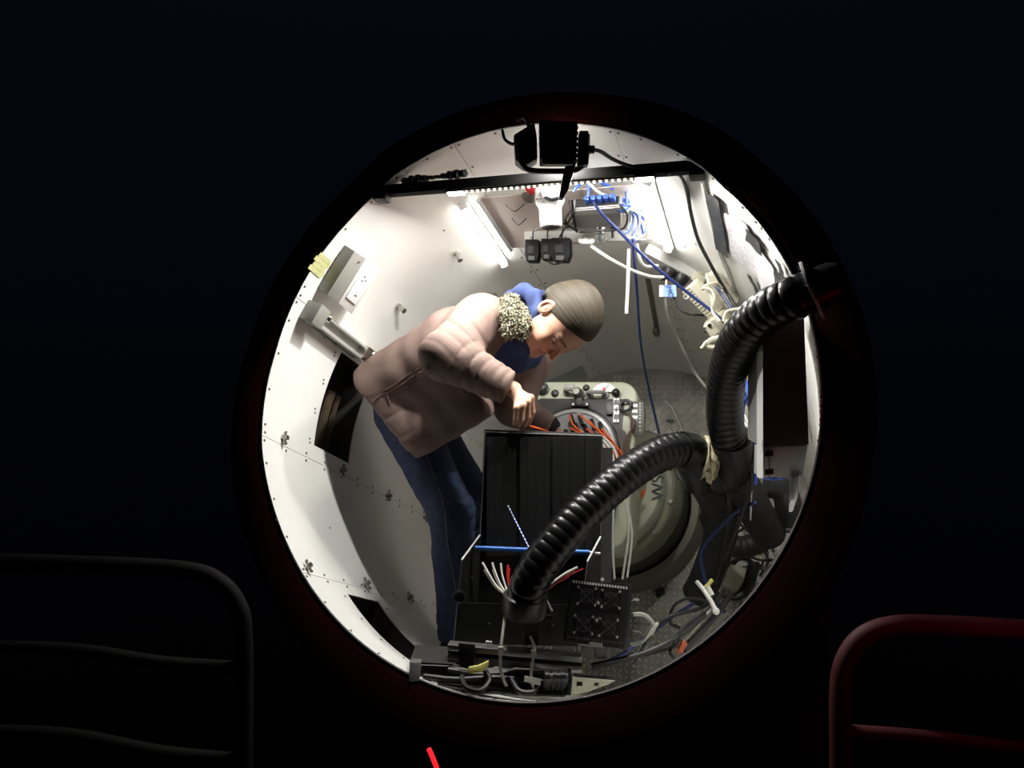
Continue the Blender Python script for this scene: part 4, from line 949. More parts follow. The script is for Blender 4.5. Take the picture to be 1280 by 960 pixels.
s = MB(); s.slab([CL+(DL-CL)*.52+V(.003, 0, 0), CR+(DR-CR)*.52+V(-.003, 0, 0), DR+V(-.003, 0, 0), DL+V(.003, 0, 0)], V(0, .003, 0)); s.build('lower_front', M_ENC, enc)
s = MB(); s.slab([DL, DR, BBR, BBL], V(0, 0, -.004)); s.build('base_panel', M_ENC, enc)
s = MB(); s.lathe(at(574, 746, 2.325), V(.2, -1, 0), [(0, .020), (.006, .020), (.008, .015), (.002, .012)], 18); s.build('grommet', M_BLACK, enc, smooth=True)
for x, y in ((612, 779), (691, 782), (700, 720), (590, 722)):
    s = MB(); s.cyl(at(x, y, 2.325), at(x, y, 2.335), .0035, n=8); s.build('rivet', M_SCREW, enc)
# blue rod
rod = thing('rod', 'blue metal rod bridging the black enclosure', 'rod', at(667, 688, 2.385))
s = MB(); s.cyl(at(594, 685, 2.385), at(737, 690.5, 2.385), .0075, n=14); s.build('blue_sleeve', mat('blue_anodised', (.035, .13, .42), .35, .3), rod, smooth=True)
s = MB(); s.cyl(at(737, 690.5, 2.385), at(750, 692, 2.385), .0042, n=10); s.build('pin', mat('bright_edge', (.85, .85, .82), .3, .3), rod, smooth=True)
# blue and white twisted cord
cord = thing('cord', 'thin blue and white twisted cord slanting across the enclosure', 'cord', at(683, 724, 2.14))
P = smooth_path([at(635, 632, 2.425), at(647, 656, 2.36), at(660, 682, 2.27), at(672, 706, 2.18), at(683, 724, 2.145)], 12)
for k in range(0, len(P)-1):
    s = MB(); s.cyl(P[k], P[k+1], .0019, n=5); s.build('strand_segment', M_BLUE if k % 2 else M_WHITEC, cord)
# wires fanning out behind the hose end
WB = at(634, 745, 2.27)
for i, (x, y, m, lab) in enumerate(((603, 703, 0, 'white wire fanning out furthest left of the hose end'), (605, 712, 0, 'white wire just below the furthest left one'), (615, 703, 0, 'white wire third from the left beside the hose end'), (616, 712, 0, 'short white wire fourth from the left'), (626, 704, 0, 'white wire next to the red wire pair'),
                             (635, 706, 1, 'red wire standing left of the hose end'), (637, 710, 1, 'shorter red wire touching the hose end'))):
    t = at(x, y, 2.31); b = WB+V((x-603)*.00018, 0, .0); s = MB()
    s.tube([b, b*.62+t*.38+V(-.004+.003*i*.3, 0, -.008), b*.3+t*.7+V(-.003, 0, -.004), t], .0031, 6); s.build('wire', [M_WHITEC, M_RED][m], None, lab, 'wire', 'wires fanning left of the hose end', smooth=True, base=b)
WC = at(674, 739, 2.27)
for i, (x, y, m, lab) in enumerate(((722, 709, 0, 'long white wire, topmost of the bundle right of the hose end'), (718, 713, 0, 'white wire lying second in the bundle right of the hose end'), (712, 716, 0, 'white wire lying third in the bundle right of the hose end'), (729, 711, 1, 'long red wire in the bundle right of the hose end'), (712, 721, 1, 'middle red wire under the white bundle'), (706, 724, 1, 'shortest red wire under the white bundle'))):
    t = at(x, y, 2.30); b = WC+V(0, 0, -.002*i); s = MB(); s.tube([b, b*.6+t*.4+V(0, 0, .002), b*.3+t*.7+V(0, 0, .004), t], .0034 if m == 0 else .0026, 6)
    s.build('wire', [M_WHITEC, M_RED][m], None, lab, 'wire', 'wires fanning right of the hose end', smooth=True, base=b)
cable('wire', px([(680, 742, 2.26), (684, 752, 2.255), (690, 764, 2.25)]), .0032, M_WHITEC, 'white wire end dangling right of the hose collar', 'wire')
# grey post behind the fan unit
post = thing('support_post', 'grey metal post rising behind the fan unit', 'post', at(752, 722, 2.52))
for x0, x1, dd, nm in ((737, 748, 2.5, 'post_flange'), (749, 763, 2.52, 'post_web')):
    s = MB(); s.slab([at(x0+3, 560, dd+.02), at(x1+3, 560, dd+.02), at(x1, 806, dd), at(x0, 806, dd)], V(0, .02, 0)); s.build(nm, mat('post_grey', (.075, .075, .073), .5, .3, var=.1), post)
s = MB(); s.cyl(at(753, 724, 2.5), at(753, 724, 2.52), .006, n=8); s.build('post_bolt', M_WHITEPL, post)
# ---- fan unit
FD = 2.16
fu = thing('fan_unit', 'black panel with four small fan guards at lower right of the enclosure', 'fan unit', at(748, 812, FD))
c0, c1, c2, c3 = at(713, 724, FD+.03), at(791, 731, FD+.03), at(786, 813, FD-.02), at(705, 802, FD-.02)
fx = norm(c1-c0); fn = norm(np.cross(c1-c0, c3-c0)); fn = fn if fn[1] < 0 else -fn; fy = np.cross(fn, fx); fy = fy if fy[2] > 0 else -fy
def fp(x, y, o=0.0):
    d = ray(x, y); return EYE+d*(((c0-EYE)@fn)/(d@fn))+fn*o
s = MB(); s.slab([c0, c1, c2, c3], -fn*.045); s.build('case', mat('fan_case_black', (.010, .010, .011), .45), fu, bevel=.006)
s = MB(); s.slab([fp(714, 724.5, .0004), fp(786, 731, .0004), fp(780, 811, .0004), fp(707, 802, .0004)], fn*.0015); s.build('face_panel', mat('fan_face_black', (.006, .006, .007), .5), fu)
for i in range(20):
    x = 717+66*i/19; y = 727+8*i/19; s = MB(); s.box(fp(x, y, .0025), fx*.0024, fy*.0034, fn*.0006); s.build('vent_slot', mat('lit_slot', (.8, .8, .78), .4), fu)  # light showing through the vent holes, put in as white colour
for i in range(20):
    x = 710+67*i/19; y = 796+8*i/19; s = MB(); s.box(fp(x, y, .0025), fx*.0016, fy*.0028, fn*.0006); s.build('vent_slot', mat('dim_slot', (.10, .10, .10), .5), fu)  # lower vent row, its weaker light put in as dark grey
M_GUARD = mat('guard_wire', (.22, .22, .22), .3, .8)
for x, y in ((733, 745), (763, 749), (729, 781), (760, 785)):
    c = fp(x, y, .006); s = MB()
    for r in (.006, .012, .018): s.tube([c+fx*r*math.cos(t)+fy*r*math.sin(t) for t in np.linspace(0, 2*math.pi, 21)], .0009, 5, sub=0)
    for sg in (1, -1): s.tube([c-(fx*.024+sg*fy*.022), c+(fx*.024+sg*fy*.022)], .0010, 5, sub=1)
    g = s.build('fan_guard', M_GUARD, fu, smooth=True)
    s = MB(); s.cyl(c-fn*.0045, c-fn*.002, .008, n=14); s.build('fan_hub', M_BLACK, g)
    for q in range(5):
        t = q*1.257; s = MB(); e = c-fn*.0042; s.slab([e+fx*.007*math.cos(t)+fy*.007*math.sin(t), e+fx*.017*math.cos(t-.2)+fy*.017*math.sin(t-.2), e+fx*.017*math.cos(t+.45)+fy*.017*math.sin(t+.45), e+fx*.007*math.cos(t+.5)+fy*.007*math.sin(t+.5)], fn*.001); s.build('fan_blade', M_BLACK, g)
    for a in (-1, 1):
        for b in (-1, 1):
            s = MB(); e = c+fx*.024*a+fy*.022*b; s.sphere(e-fn*.002, .0040, 8); s.build('guard_screw', M_ALU, g, smooth=True)
for x, y in ((747, 753.5), (745, 775.5)):
    s = MB(); s.box(fp(x, y, .003), fx*.009, fy*.009, fn*.002); b = s.build('catch_plate', mat('catch_dark', (.03, .03, .03), .4, .4), fu, bevel=.001)
    s = MB(); s.sphere(fp(x, y, .006), .0048, 10); s.build('catch_screw', M_ALU, b, smooth=True)
s = MB(); s.slab([fp(736, 802, .003), fp(753, 804, .003), fp(753, 810, .003), fp(736, 807, .003)], fn*.001); s.build('rating_label', mat('label_grey', (.2, .2, .18), .5), fu)
s = MB(); s.slab([at(726, 808, 2.2), at(743, 811, 2.2), at(743, 824, 2.2), at(725, 820, 2.2)], V(0, .05, 0)); s.slab([at(744, 811, 2.2), at(759, 813, 2.2), at(758, 824, 2.2), at(744, 824, 2.2)], V(0, .05, 0))
s.build('foot_block', mat('block_grey', (.22, .22, .20), .5), fu, bevel=.002)
# ================================================================== HOSES
def hose(name, pts, r, label, pitch=.026, amp=.075, sub=None, m=None, n=28):
    P = smooth_path(pts, 24); ln = np.r_[0, np.cumsum(np.linalg.norm(np.diff(P, axis=0), axis=1))]
    K = int(ln[-1]/(pitch/9)); S = np.linspace(0, ln[-1], K); P2 = np.stack([np.interp(S, ln, P[:, i]) for i in range(3)], 1)
    s = MB(); s.tube(P2, r, n, sub=0, rfun=lambda l, T: r*(1+amp*(abs(math.sin(math.pi*l/pitch))**.42-.7)))
    return s.build(name, m or M_RUBBER, None, label, 'hose', smooth=True, base=pts[0])
hose('ribbed_hose', px([(1012, 365, 1.93), (990, 374, 1.94), (955, 392, 2.00), (925, 425, 2.10), (909, 470, 2.24), (906, 520, 2.36), (914, 560, 2.44), (924, 582, 2.47)]), .053, 'black ribbed hose arching from the rim flange down to the taped joint')
hose('ribbed_hose', px([(657, 748, 2.20), (663, 728, 2.19), (685, 692, 2.20), (725, 645, 2.24), (770, 603, 2.30), (812, 574, 2.37), (842, 563, 2.43), (862, 566, 2.47)]), .053, 'black ribbed hose running from the taped joint down into the enclosure')
t = thing('hose_collar', 'black square collar on the lower hose end above the enclosure front', 'hose collar', at(655, 772, 2.20))
s = MB(); s.lathe(at(657, 743, 2.20), at(654, 772, 2.21)-at(657, 743, 2.20), [(0, .056), (.004, .062), (.05, .062), (.058, .058), (.06, .05)], 28); s.build('collar_sleeve', M_BLACK, t, smooth=True)
s = MB(); s.slab(px([(648, 770, 2.21), (692, 770, 2.21), (689, 778, 2.21), (676, 780, 2.21), (673, 806, 2.21), (655, 806, 2.21), (653, 780, 2.21), (640, 778, 2.21)]), V(0, .02, 0)); s.build('mounting_bracket', mat('bracket_dark', (.035, .035, .036), .4, .4), t, bevel=.003)
fl = thing('hose_flange', 'grey mounting flange where the upper hose meets the rim', 'flange', at(1017, 362, 1.92))
hd = norm(at(1012, 365, 1.93)-at(985, 376, 1.95)); s = MB(); s.lathe(at(1013, 364, 1.93), hd, [(0, .075), (.008, .075), (.008, .05), (0, .05)], 32); s.build('flange_plate', mat('flange_grey', (.45, .45, .44), .5, .2), fl, bevel=.001)
s = MB(); s.lathe(at(1012, 365, 1.93), hd, [(0, .052), (.06, .050), (.08, .040)], 28); s.build('spigot', M_BLACK, fl, smooth=True)
up = norm(np.cross(hd, V(0, 1, 0))); vp = np.cross(hd, up)
for k in range(6):
    a = k*math.pi/3+.3; s = MB(); p = at(1013, 364, 1.93)+up*.064*math.cos(a)+vp*.064*math.sin(a); s.cyl(p-hd*.006, p+hd*.012, .006, n=8); s.build('flange_bolt', M_CHROME, fl)
# joint: two elbows and tape
j = thing('hose_joint', 'black twin elbow hose joint bound with cream tape', 'hose joint', at(890, 600, 2.5))
def taper(pts, r0, r1, r2): return lambda l, T: r0+(r1-r0)*min(l/T*2, 1)+(r2-r1)*max(l/T*2-1, 0)
s = MB(); s.tube(px([(848, 562, 2.44), (864, 567, 2.48), (872, 580, 2.52), (876, 600, 2.60)]), .06, 24, sub=10, rfun=taper(0, .057, .066, .058)); s.build('left_elbow', M_RUBBER, j, smooth=True)
s = MB(); s.tube(px([(916, 548, 2.41), (921, 572, 2.46), (918, 586, 2.52), (905, 592, 2.56), (886, 582, 2.54)]), .06, 24, sub=10, rfun=taper(0, .057, .066, .062)); s.build('right_elbow', M_RUBBER, j, smooth=True)
s = MB(); a, b = at(877, 572, 2.50), at(893, 574, 2.50); n_ = 26
tp = []
for k in range(7): tp.append((k/6*np.linalg.norm(b-a), .066+.006*math.sin(k*2.1)+.004*rng.normal()))
s.lathe(a, b-a, tp, n_); 
for q in range(len(s.v)): s.v[q] = s.v[q]+rng.normal(0, .0035, 3)
s.build('tape_wrap', mat('cream_tape', (.50, .44, .28), .6, var=.25, scale=30), j)
s = MB(); s.slab(px([(882, 590, 2.44), (893, 592, 2.44), (889, 606, 2.46), (883, 602, 2.46)]), V(0, .004, 0)); s.slab(px([(893, 552, 2.44), (902, 555, 2.44), (898, 563, 2.44), (892, 562, 2.44)]), V(0, .004, 0)); s.build('tape_end', mat('cream_tape', (.50, .44, .28), .6, var=.25, scale=30), j)
hose('ribbed_hose', px([(866, 585, 2.62), (886, 608, 2.74), (898, 635, 2.85), (901, 665, 2.94), (891, 700, 3.02), (880, 728, 3.08), (872, 742, 3.12)]), .060, 'dark ribbed hose dropping from the joint along the tread plate', amp=.06, m=mat('hose_old', (.007, .007, .008), .55, var=.3))
hose('ribbed_hose', px([(918, 592, 2.62), (930, 612, 2.76), (945, 640, 2.90), (962, 668, 3.02)]), .062, 'short dark grey hose behind the joint at right', amp=.05, m=mat('hose_grey', (.012, .012, .013), .55, var=.3))
hose('ribbed_hose', px([(886, 640, 3.3), (900, 672, 3.3), (925, 684, 3.28), (955, 676, 3.28)]), .045, 'dark hose lying low across the tread plate', amp=.05, m=mat('hose_grey', (.012, .012, .013), .55, var=.3))
t = thing('ceramic_duct', 'shiny dark duct elbow beside the lower hinge of the grey cabinet', 'duct', at(975, 640, 3.0))
s = MB(); s.tube(px([(958, 605, 3.0), (978, 612, 3.0), (985, 630, 3.0), (982, 655, 3.05)]), .05, 18, sub=6); s.build('elbow', mat('duct_gloss', (.05, .05, .05), .2), t, smooth=True)
s = MB(); s.lathe(at(982, 652, 3.05), V(0, .1, -1), [(0, .056), (.02, .056), (.022, .05)], 20); s.build('clamp_ring', M_GREYMET, t, smooth=True)

# ================================================================== RIGHT WALL
cab = thing('grey_cabinet', 'narrow grey wall cabinet with dark face hanging on the right edge of the opening', 'cabinet', at(978, 598, 2.05))
D1 = 2.03
s = MB(); s.slab(px([(954, 412, D1+.02), (1004, 396, D1), (1010, 556, D1-.03), (954, 558, D1)]), V(0, .003, 0)); s.build('dark_door', mat('cabinet_dark', (.13, .125, .118), .5, var=.1), cab)
s = MB(); s.slab(px([(953, 412, D1+.023), (1005, 395, D1+.003), (1011, 556, D1-.027), (953, 559, D1+.004)]), V(.01, .16, .01)); s.build('body', mat('cabinet_grey', (.25, .245, .23), .5), cab)
s = MB(); s.slab(px([(953, 559, D1+.002), (1010, 557, D1-.028), (1003, 597, D1-.01), (952, 597, D1+.02)]), V(.01, .10, .0)); low = s.build('lower_box', mat('cabinet_pale', (.52, .51, .48), .5), cab, bevel=.003)
s = MB(); s.slab(px([(949, 415, D1+.03), (953.5, 413, D1+.0), (954, 598, D1), (949.5, 598, D1+.03)]), V(.002, .03, 0)); s.build('white_edge', M_WHITEPL, cab, bevel=.001)
for y in (567, 590):
    s = MB(); s.slab(px([(956, y-3, D1-.006), (967, y-4, D1-.008), (967, y+3, D1-.008), (956, y+4, D1-.006)]), V(0, .006, 0)); s.build('hinge', M_BLACK, low, bevel=.001)
s = MB(); s.tube(px([(961.5, 557, D1-.012), (961.5, 596, D1-.004)]), .0012, 5, sub=2); s.build('panel_joint', M_BLACK, low)
# lower right white strip of wall trim
s = MB(); s.slab(px([(987, 598, 2.02), (999, 594, 2.0), (996, 622, 1.99), (990, 640, 1.985), (986, 640, 2.0)]), V(.01, .02, 0)); s.build('white_bracket', M_WHITEPL, None, 'white bent bracket under the grey cabinet at the rim', 'bracket', bevel=.002)
# papers and tape on the wall
M_PAPER = mat('paper', (.82, .80, .82), .7, var=.04, scale=30)
def wpatch(name, quad, lift, m, parent=None, label=None, cat=None, group=None, nu=6, nv=8, thick=.001):
    T = [wall_tz(x, y) for x, y in quad]; s = MB(); A = np.array(T, float); g = {}
    for i in range(nu+1):
        for j in range(nv+1):
            u, v = i/nu, j/nv; q = (1-u)*(1-v)*A[0]+u*(1-v)*A[1]+u*v*A[2]+(1-u)*v*A[3]
            lf = lift+.0015*math.sin(u*7+v*9)
            g[i, j] = len(s.v); s.v.append(wallp(q[0], q[1], lf)); s.v.append(wallp(q[0], q[1], lf-thick))
    for i in range(nu):
        for j in range(nv):
            a, b, c, d = g[i, j], g[i+1, j], g[i+1, j+1], g[i, j+1]
            s.f += [(a, b, c, d), (a+1, d+1, c+1, b+1)]; s.mi += [0, 0]
    return s.build(name, m, parent, label, cat, group, smooth=True)
def paper_mat():                                         # rows of faint print on white paper
    m = mat('printed_paper', (.8, .8, .8), .7); nt = m.node_tree; b = nt.nodes['Principled BSDF']
    tc = nt.nodes['Texture Coordinate']; w = nt.nodes.new('ShaderNodeTexWave'); w.inputs['Scale'].default_value = 26; w.inputs['Distortion'].default_value = .4
    w.bands_direction = 'Y'; nz = nt.nodes.new('ShaderNodeTexNoise'); nz.inputs['Scale'].default_value = 90; nz.inputs['Detail'].default_value = 1
    nt.links.new(tc.outputs['Object'], w.inputs['Vector']); nt.links.new(tc.outputs['Object'], nz.inputs['Vector'])
    mu = nt.nodes.new('ShaderNodeMath'); mu.operation = 'MULTIPLY'; nt.links.new(w.outputs['Fac'], mu.inputs[0]); nt.links.new(nz.outputs['Fac'], mu.inputs[1])
    mr = nt.nodes.new('ShaderNodeMapRange'); mr.inputs[1].default_value = .42; mr.inputs[2].default_value = .56; nt.links.new(mu.outputs[0], mr.inputs[0])
    mx = nt.nodes.new('ShaderNodeMix'); mx.data_type = 'RGBA'; mx.inputs[6].default_value = (.82, .80, .82, 1); mx.inputs[7].default_value = (.42, .28, .34, 1)
    nt.links.new(mr.outputs[0], mx.inputs[0]); nt.links.new(mx.outputs[2], b.inputs['Base Color']); return m
notice = thing('wall_notice', 'large printed paper notice taped to the right wall', 'notice', wallx(940, 310))
wpatch('sheet', [(903, 262), (935, 279), (974, 372), (916, 320)], .006, paper_mat(), notice, nu=8, nv=10)
wpatch('sheet_fold', [(935, 283), (955, 312), (979, 350), (962, 392)], .009, M_PAPER, notice, nu=6, nv=8)
M_DUCT = mat('dark_duct_tape', (.055, .055, .06), .4, var=.5, scale=50)
for q, lab in (([(886, 236), (902, 248), (914, 321), (898, 308)], 'long dark tape strip down the left of the paper notice'), ([(937, 282), (955, 303), (955, 317), (936, 297)], 'small dark tape square at the upper edge of the paper notice'),
               ([(937, 338), (944, 345), (957, 372), (952, 372)], 'dark tape wedge at the lower edge of the paper notice'), ([(972, 333), (981, 342), (982, 363), (973, 360)], 'dark tape patch at the right corner of the paper notice'), ([(974, 320), (982, 331), (986, 347), (981, 342)], 'small dark tape scrap beside the rim above the hose')):
    wpatch('tape_piece', q, .012, M_DUCT, None, lab, 'tape', nu=4, nv=6)
# thin conduit ridge up the wall
s = MB(); s.tube([wallx(x, y, .006) for x, y in ((880, 225), (888, 262), (900, 312), (915, 350), (922, 385))], .006, 8); s.build('wall_conduit', M_WALL, None, 'slim white conduit running down the bright right wall', 'conduit', smooth=True)
# socket strip with two black plugs
sk = thing('socket_strip', 'white power socket strip on the rear right wall above the cream adapters', 'socket strip', wallx(835, 335))
t_, z_ = wall_tz(838, 338); nr, tg, ax = wframe(t_)
lo_, hi_ = at(810, 306, 2.90), at(866, 356, 2.90); dx_ = norm(hi_-lo_); dx_ = norm(dx_-nr*(dx_@nr)); dy_ = np.cross(nr, dx_)
s = MB(); s.box((lo_+hi_)/2-nr*.002, dx_*np.linalg.norm(hi_-lo_)/2, dy_*.03, nr*.02); s.build('strip_body', M_WHITEPL, sk, bevel=.004)
for x, y in ((817, 316), (828, 322), (860, 352)):
    for q in (-1, 1):
        s = MB(); p = at(x, y, 2.9)+nr*.019+dx_*.006*q; s.box(p, dx_*.0018, dy_*.004, nr*.0006); s.build('socket_slot', M_SCREW, sk)
for x, y, x2, y2, lab in ((837, 337, 833, 349, 'round black mains plug, left of the pair in the socket strip'), (853, 345, 846, 357, 'round black mains plug, right of the pair in the socket strip')):
    p = at(x, y, 2.855); t = thing('mains_plug', lab, 'plug', p, 'mains plugs in the socket strip')
    q = at(x2, y2, 2.825); s = MB(); s.lathe(p, nr, [(0, .027), (.012, .027), (.03, .022), (.042, .012)], 20); s.build('plug_head', M_BLACK, t, smooth=True)
    s = MB(); s.cyl(p+nr*.025, q, .011, .007, n=12); s.build('strain_relief', M_BLACK, t, smooth=True)
    s = MB(); s.lathe(p+nr*.004, nr, [(0, .0275), (.002, .0285), (.004, .0275)], 20, closed=False); s.build('plug_ring', mat('plug_grey', (.05, .05, .05), .35), t, smooth=True)
cable('plug_lead', px([(833, 350, 2.83), (832, 370, 2.80), (835, 395, 2.84), (846, 420, 2.9), (858, 445, 2.95), (868, 465, 3.0), (886, 488, 3.0)]), .0052, mat('grey_cable', (.35, .34, .30), .5), 'grey lead dropping from the left mains plug down behind the hose')
cable('plug_lead', px([(846, 358, 2.83), (843, 372, 2.80), (848, 384, 2.78), (860, 392, 2.76), (880, 394, 2.74), (897, 396, 2.72)]), .0045, M_BLACKC, 'thin black lead curving from the right mains plug to the adapters')
tag = thing('cable_label', 'blue and white folded label hanging on the plug lead', 'label', at(834, 366, 2.79))
s = MB(); s.slab(px([(825, 357, 2.79), (845, 356, 2.79), (846, 371, 2.79), (825, 371, 2.79)]), V(0, .0012, 0)); s.build('label_sheet', mat('label_blue', (.38, .58, .88), .5), tag)
s = MB(); s.slab(px([(824, 356.5, 2.788), (829, 356.5, 2.788), (829, 371, 2.788), (824, 371, 2.788)]), V(0, .001, 0)); s.build('white_flap', M_WHITEPL, tag)
lettering('JMO', .026, at(837, 364, 2.786), V(.25, 0, -1), V(1, 0, .25), mat('blue_ink', (.03, .06, .35), .5), tag)
# cream power adapters / power boards
def cboard(name, label, quad, d, dep, group=None):
    t = thing(name, label, 'power board', at(*quad[2], d), group); P = [at(x, y, d) for x, y in quad]
    s = MB(); s.slab(P, V(.02, dep, .02)); s.build('case', M_CREAMPL, t, bevel=.008, seg=3); return t, P
t1, P1 = cboard('ribbed_adapter', 'cream adapter with a ribbed end hanging in front of the rear right wall', [(852, 366), (868, 352), (905, 384), (888, 402)], 2.70, .05)
for k in range(12):
    f = k/11; a = P1[0]*(1-f)+P1[3]*f+V(.006, -.003, 0); b = a+(P1[1]-P1[0])*.45; s = MB(); s.cyl(a, b, .0026, n=6); s.build('rib', mat('cream_rib', (.34, .32, .25), .5), t1)
s = MB(); s.lathe(at(857, 371, 2.69), V(0, -1, .1), [(0, .009), (.004, .009), (.003, .006), (.0, .006)], 14, closed=False); s.build('screw_eye', M_CREAMPL, t1, smooth=True)
t2, P2 = cboard('power_board', 'cream power board with socket holes hanging below the ribbed adapter', [(878, 408), (903, 390), (915, 402), (890, 425)], 2.66, .06)
for x, y, r in ((887, 407, .007), (881, 410, .003), (882, 415, .004)):
    s = MB(); s.cyl(at(x, y, 2.655), at(x, y, 2.66), r, n=12); s.build('socket_hole', M_BLACK, t2)
t3, P3 = cboard('power_board', 'long cream power board lying against the wall behind the adapters', [(880, 346), (894, 340), (924, 378), (908, 388)], 2.73, .05)
for f in (.3, .55, .8):
    s = MB(); a = P3[0]*(1-f)+P3[3]*f; b = P3[1]*(1-f)+P3[2]*f; s.cyl(a*.9+b*.1+V(0, -.001, 0), b*.9+a*.1+V(0, -.001, 0), .002, n=6); s.build('joint_line', mat('cream_rib', (.34, .32, .25), .5), t3)
t4, P4 = cboard('wall_socket', 'boxy cream wall socket right of the two mains plugs', [(862, 348), (872, 341), (884, 348), (876, 362)], 2.84, .05)
t5, P5 = cboard('cable_tray_end', 'cream folded bracket at the wall above the big hose', [(921, 396), (940, 376), (946, 386), (928, 412)], 2.5, .05)
cable('oval_grip', px([(882, 430, 2.62), (892, 424, 2.6), (908, 422, 2.6), (906, 430, 2.6), (890, 434, 2.61), (882, 430, 2.62)]), .010, M_CREAMPL, 'cream oval grip hanging at the end of the power board', 'grip')
cable('cream_lead', px([(882, 428, 2.61), (876, 436, 2.6)]), .005, M_CREAMPL, 'short cream pin below the oval grip', 'pin')
for i, (P, lab) in enumerate((([(884, 342, 2.66), (886, 356, 2.64), (891, 380, 2.62), (898, 400, 2.6)], 'cream lead crossing straight down over the power boards'), ([(878, 362, 2.64), (884, 356, 2.62), (895, 354, 2.62), (902, 360, 2.64)], 'cream lead looping over the ribbed adapter top'),
                              ([(904, 402, 2.58), (908, 390, 2.58), (922, 386, 2.57), (930, 384, 2.56)], 'cream lead arching towards the folded bracket'), ([(878, 360, 2.63), (888, 362, 2.61), (893, 372, 2.6), (890, 388, 2.6), (900, 402, 2.58)], 'cream lead twisting down between the boards'),
                              ([(906, 402, 2.56), (916, 408, 2.55), (926, 408, 2.54), (938, 390, 2.53)], 'thick cream lead sweeping up behind the hose'))):
    cable('cream_lead', px(P), .0052 if i < 4 else .009, M_CREAMPL, lab)
cable('network_cable', px([(895, 358, 2.66), (905, 372, 2.64), (914, 386, 2.62)]), .005, M_NAVYC, 'short navy cable piece tied along the black power cable')
# cables behind the hose, left of the grey cabinet
for P, m, r, lab in (([(918, 440, 2.55), (930, 468, 2.5), (937, 500, 2.46), (942, 530, 2.42), (946, 570, 2.40), (944, 605, 2.42)], M_BLUE, .0055, 'bright blue cable hanging left of the grey cabinet'),
                     ([(952, 482, 2.1), (940, 490, 2.3), (930, 505, 2.4), (928, 530, 2.45), (930, 560, 2.5)], M_BLUE, .006, 'blue cable looping out of the grey cabinet side'),
                     ([(922, 470, 2.6), (928, 510, 2.5), (938, 540, 2.45), (940, 580, 2.45), (938, 650, 2.6)], M_WHITEC, .003, 'thin white cable between the hose and the grey cabinet'),
                     ([(921, 505, 2.55), (930, 528, 2.5), (942, 540, 2.45), (950, 560, 2.42)], M_WHITEC, .004, 'short white cable curving behind the hose'),
                     ([(935, 560, 2.42), (940, 600, 2.44), (925, 650, 2.6), (905, 700, 2.8)], M_BLACKC, .007, 'black cable hanging from the joint to the tread plate'),
                     ([(908, 600, 2.55), (912, 640, 2.65), (905, 690, 2.8), (895, 730, 2.9)], M_BLACKC, .006, 'thin black cable in front of the dark lower hose'),
                     ([(952, 596, 2.1), (968, 598, 2.12), (980, 596, 2.1)], M_BLUE, .006, 'blue cable peeking out under the grey cabinet'),
                     ([(944, 628, 2.5), (920, 640, 2.6), (895, 665, 2.7), (877, 690, 2.75), (880, 720, 2.75), (893, 748, 2.7), (906, 765, 2.65)], M_NAVYC, .006, 'navy cable curving round the dark lower hose'),
                     ([(866, 755, 2.6), (845, 768, 2.45), (822, 785, 2.35), (800, 802, 2.25), (778, 818, 2.2), (752, 830, 2.18)], M_NAVYC, .0055, 'navy cable slanting from the tied bundle to the fan unit foot')):
    cable('loose_cable', px(P), r, m, lab)
s = MB(); s.slab(px([(938, 516, 2.52), (946, 512, 2.52), (946, 532, 2.52), (939, 534, 2.52)]), V(.02, .02, 0)); s.build('yellow_tag', mat('yellow_plastic', (.55, .50, .08), .5), None, 'small yellow tag behind the blue cables', 'tag', bevel=.002)
s = MB(); s.slab(px([(922, 440, 2.75), (948, 425, 2.7), (950, 560, 2.72), (928, 545, 2.75)]), V(0, .01, 0)); s.build('cream_board', mat('board_cream', (.55, .53, .42), .6), None, 'cream backing board behind the cables left of the grey cabinet', 'board')
# lower right clutter on the tread plate
def fl_(x, y, h=0.0): return disc(x, y, L-h)
s = MB(); s.slab([fl_(914, 705, .10), fl_(935, 712, .10), fl_(923, 740, .10), fl_(903, 732, .10)], AX*.08); s.build('junction_box', mat('box_olive', (.42, .42, .32), .5), None, 'pale square junction box low on the right among coiled leads', 'junction box', bevel=.006)
s = MB(); pts = []
c_a = [fl_(x, y, .16) for x, y in ((906, 746), (918, 748), (928, 742), (936, 730), (940, 716), (944, 704))]; P = smooth_path(c_a, 16)
for k in range(len(P)*3):
    f = k/3; i = int(f); p = P[min(i, len(P)-1)]; a = k*.62; pts.append(p+E1*.022*math.cos(a)+AX*.022*math.sin(a))
s.tube(pts, .006, 6, sub=0); s.build('coiled_lead', M_BLACKC, None, 'black coiled spring lead around the pale junction box', 'cable', smooth=True, base=pts[0])
for i, (P, lab) in enumerate((([(905, 715), (915, 702), (935, 700), (955, 712), (960, 690)], 'black lead arching over the junction box'), ([(915, 708), (930, 695), (950, 700), (965, 700)], 'black lead lying behind the junction box'), ([(925, 655), (940, 668), (955, 672), (968, 690)], 'black lead on the tread plate at far right'),
                              ([(930, 690), (945, 680), (960, 700), (950, 720)], 'thin black lead loop nearest the rim at right'), ([(898, 700), (915, 672), (930, 660)], 'straight black lead up the tread plate'), ([(900, 725), (906, 700), (925, 690), (948, 708), (955, 700)], 'black lead wound loosely round the junction box'))):
    cable('loose_cable', [fl_(x, y, .05+.03*(k % 2)) for k, (x, y) in enumerate(P)], .0055, M_BLACKC, lab)
s = MB(); s.slab([fl_(905, 700, .03), fl_(935, 668, .03), fl_(940, 674, .03), fl_(912, 706, .03)], AX*.02); s.build('angle_strip', mat('box_olive', (.42, .42, .32), .5), None, 'pale metal strip lying across the right of the tread plate', 'strip')
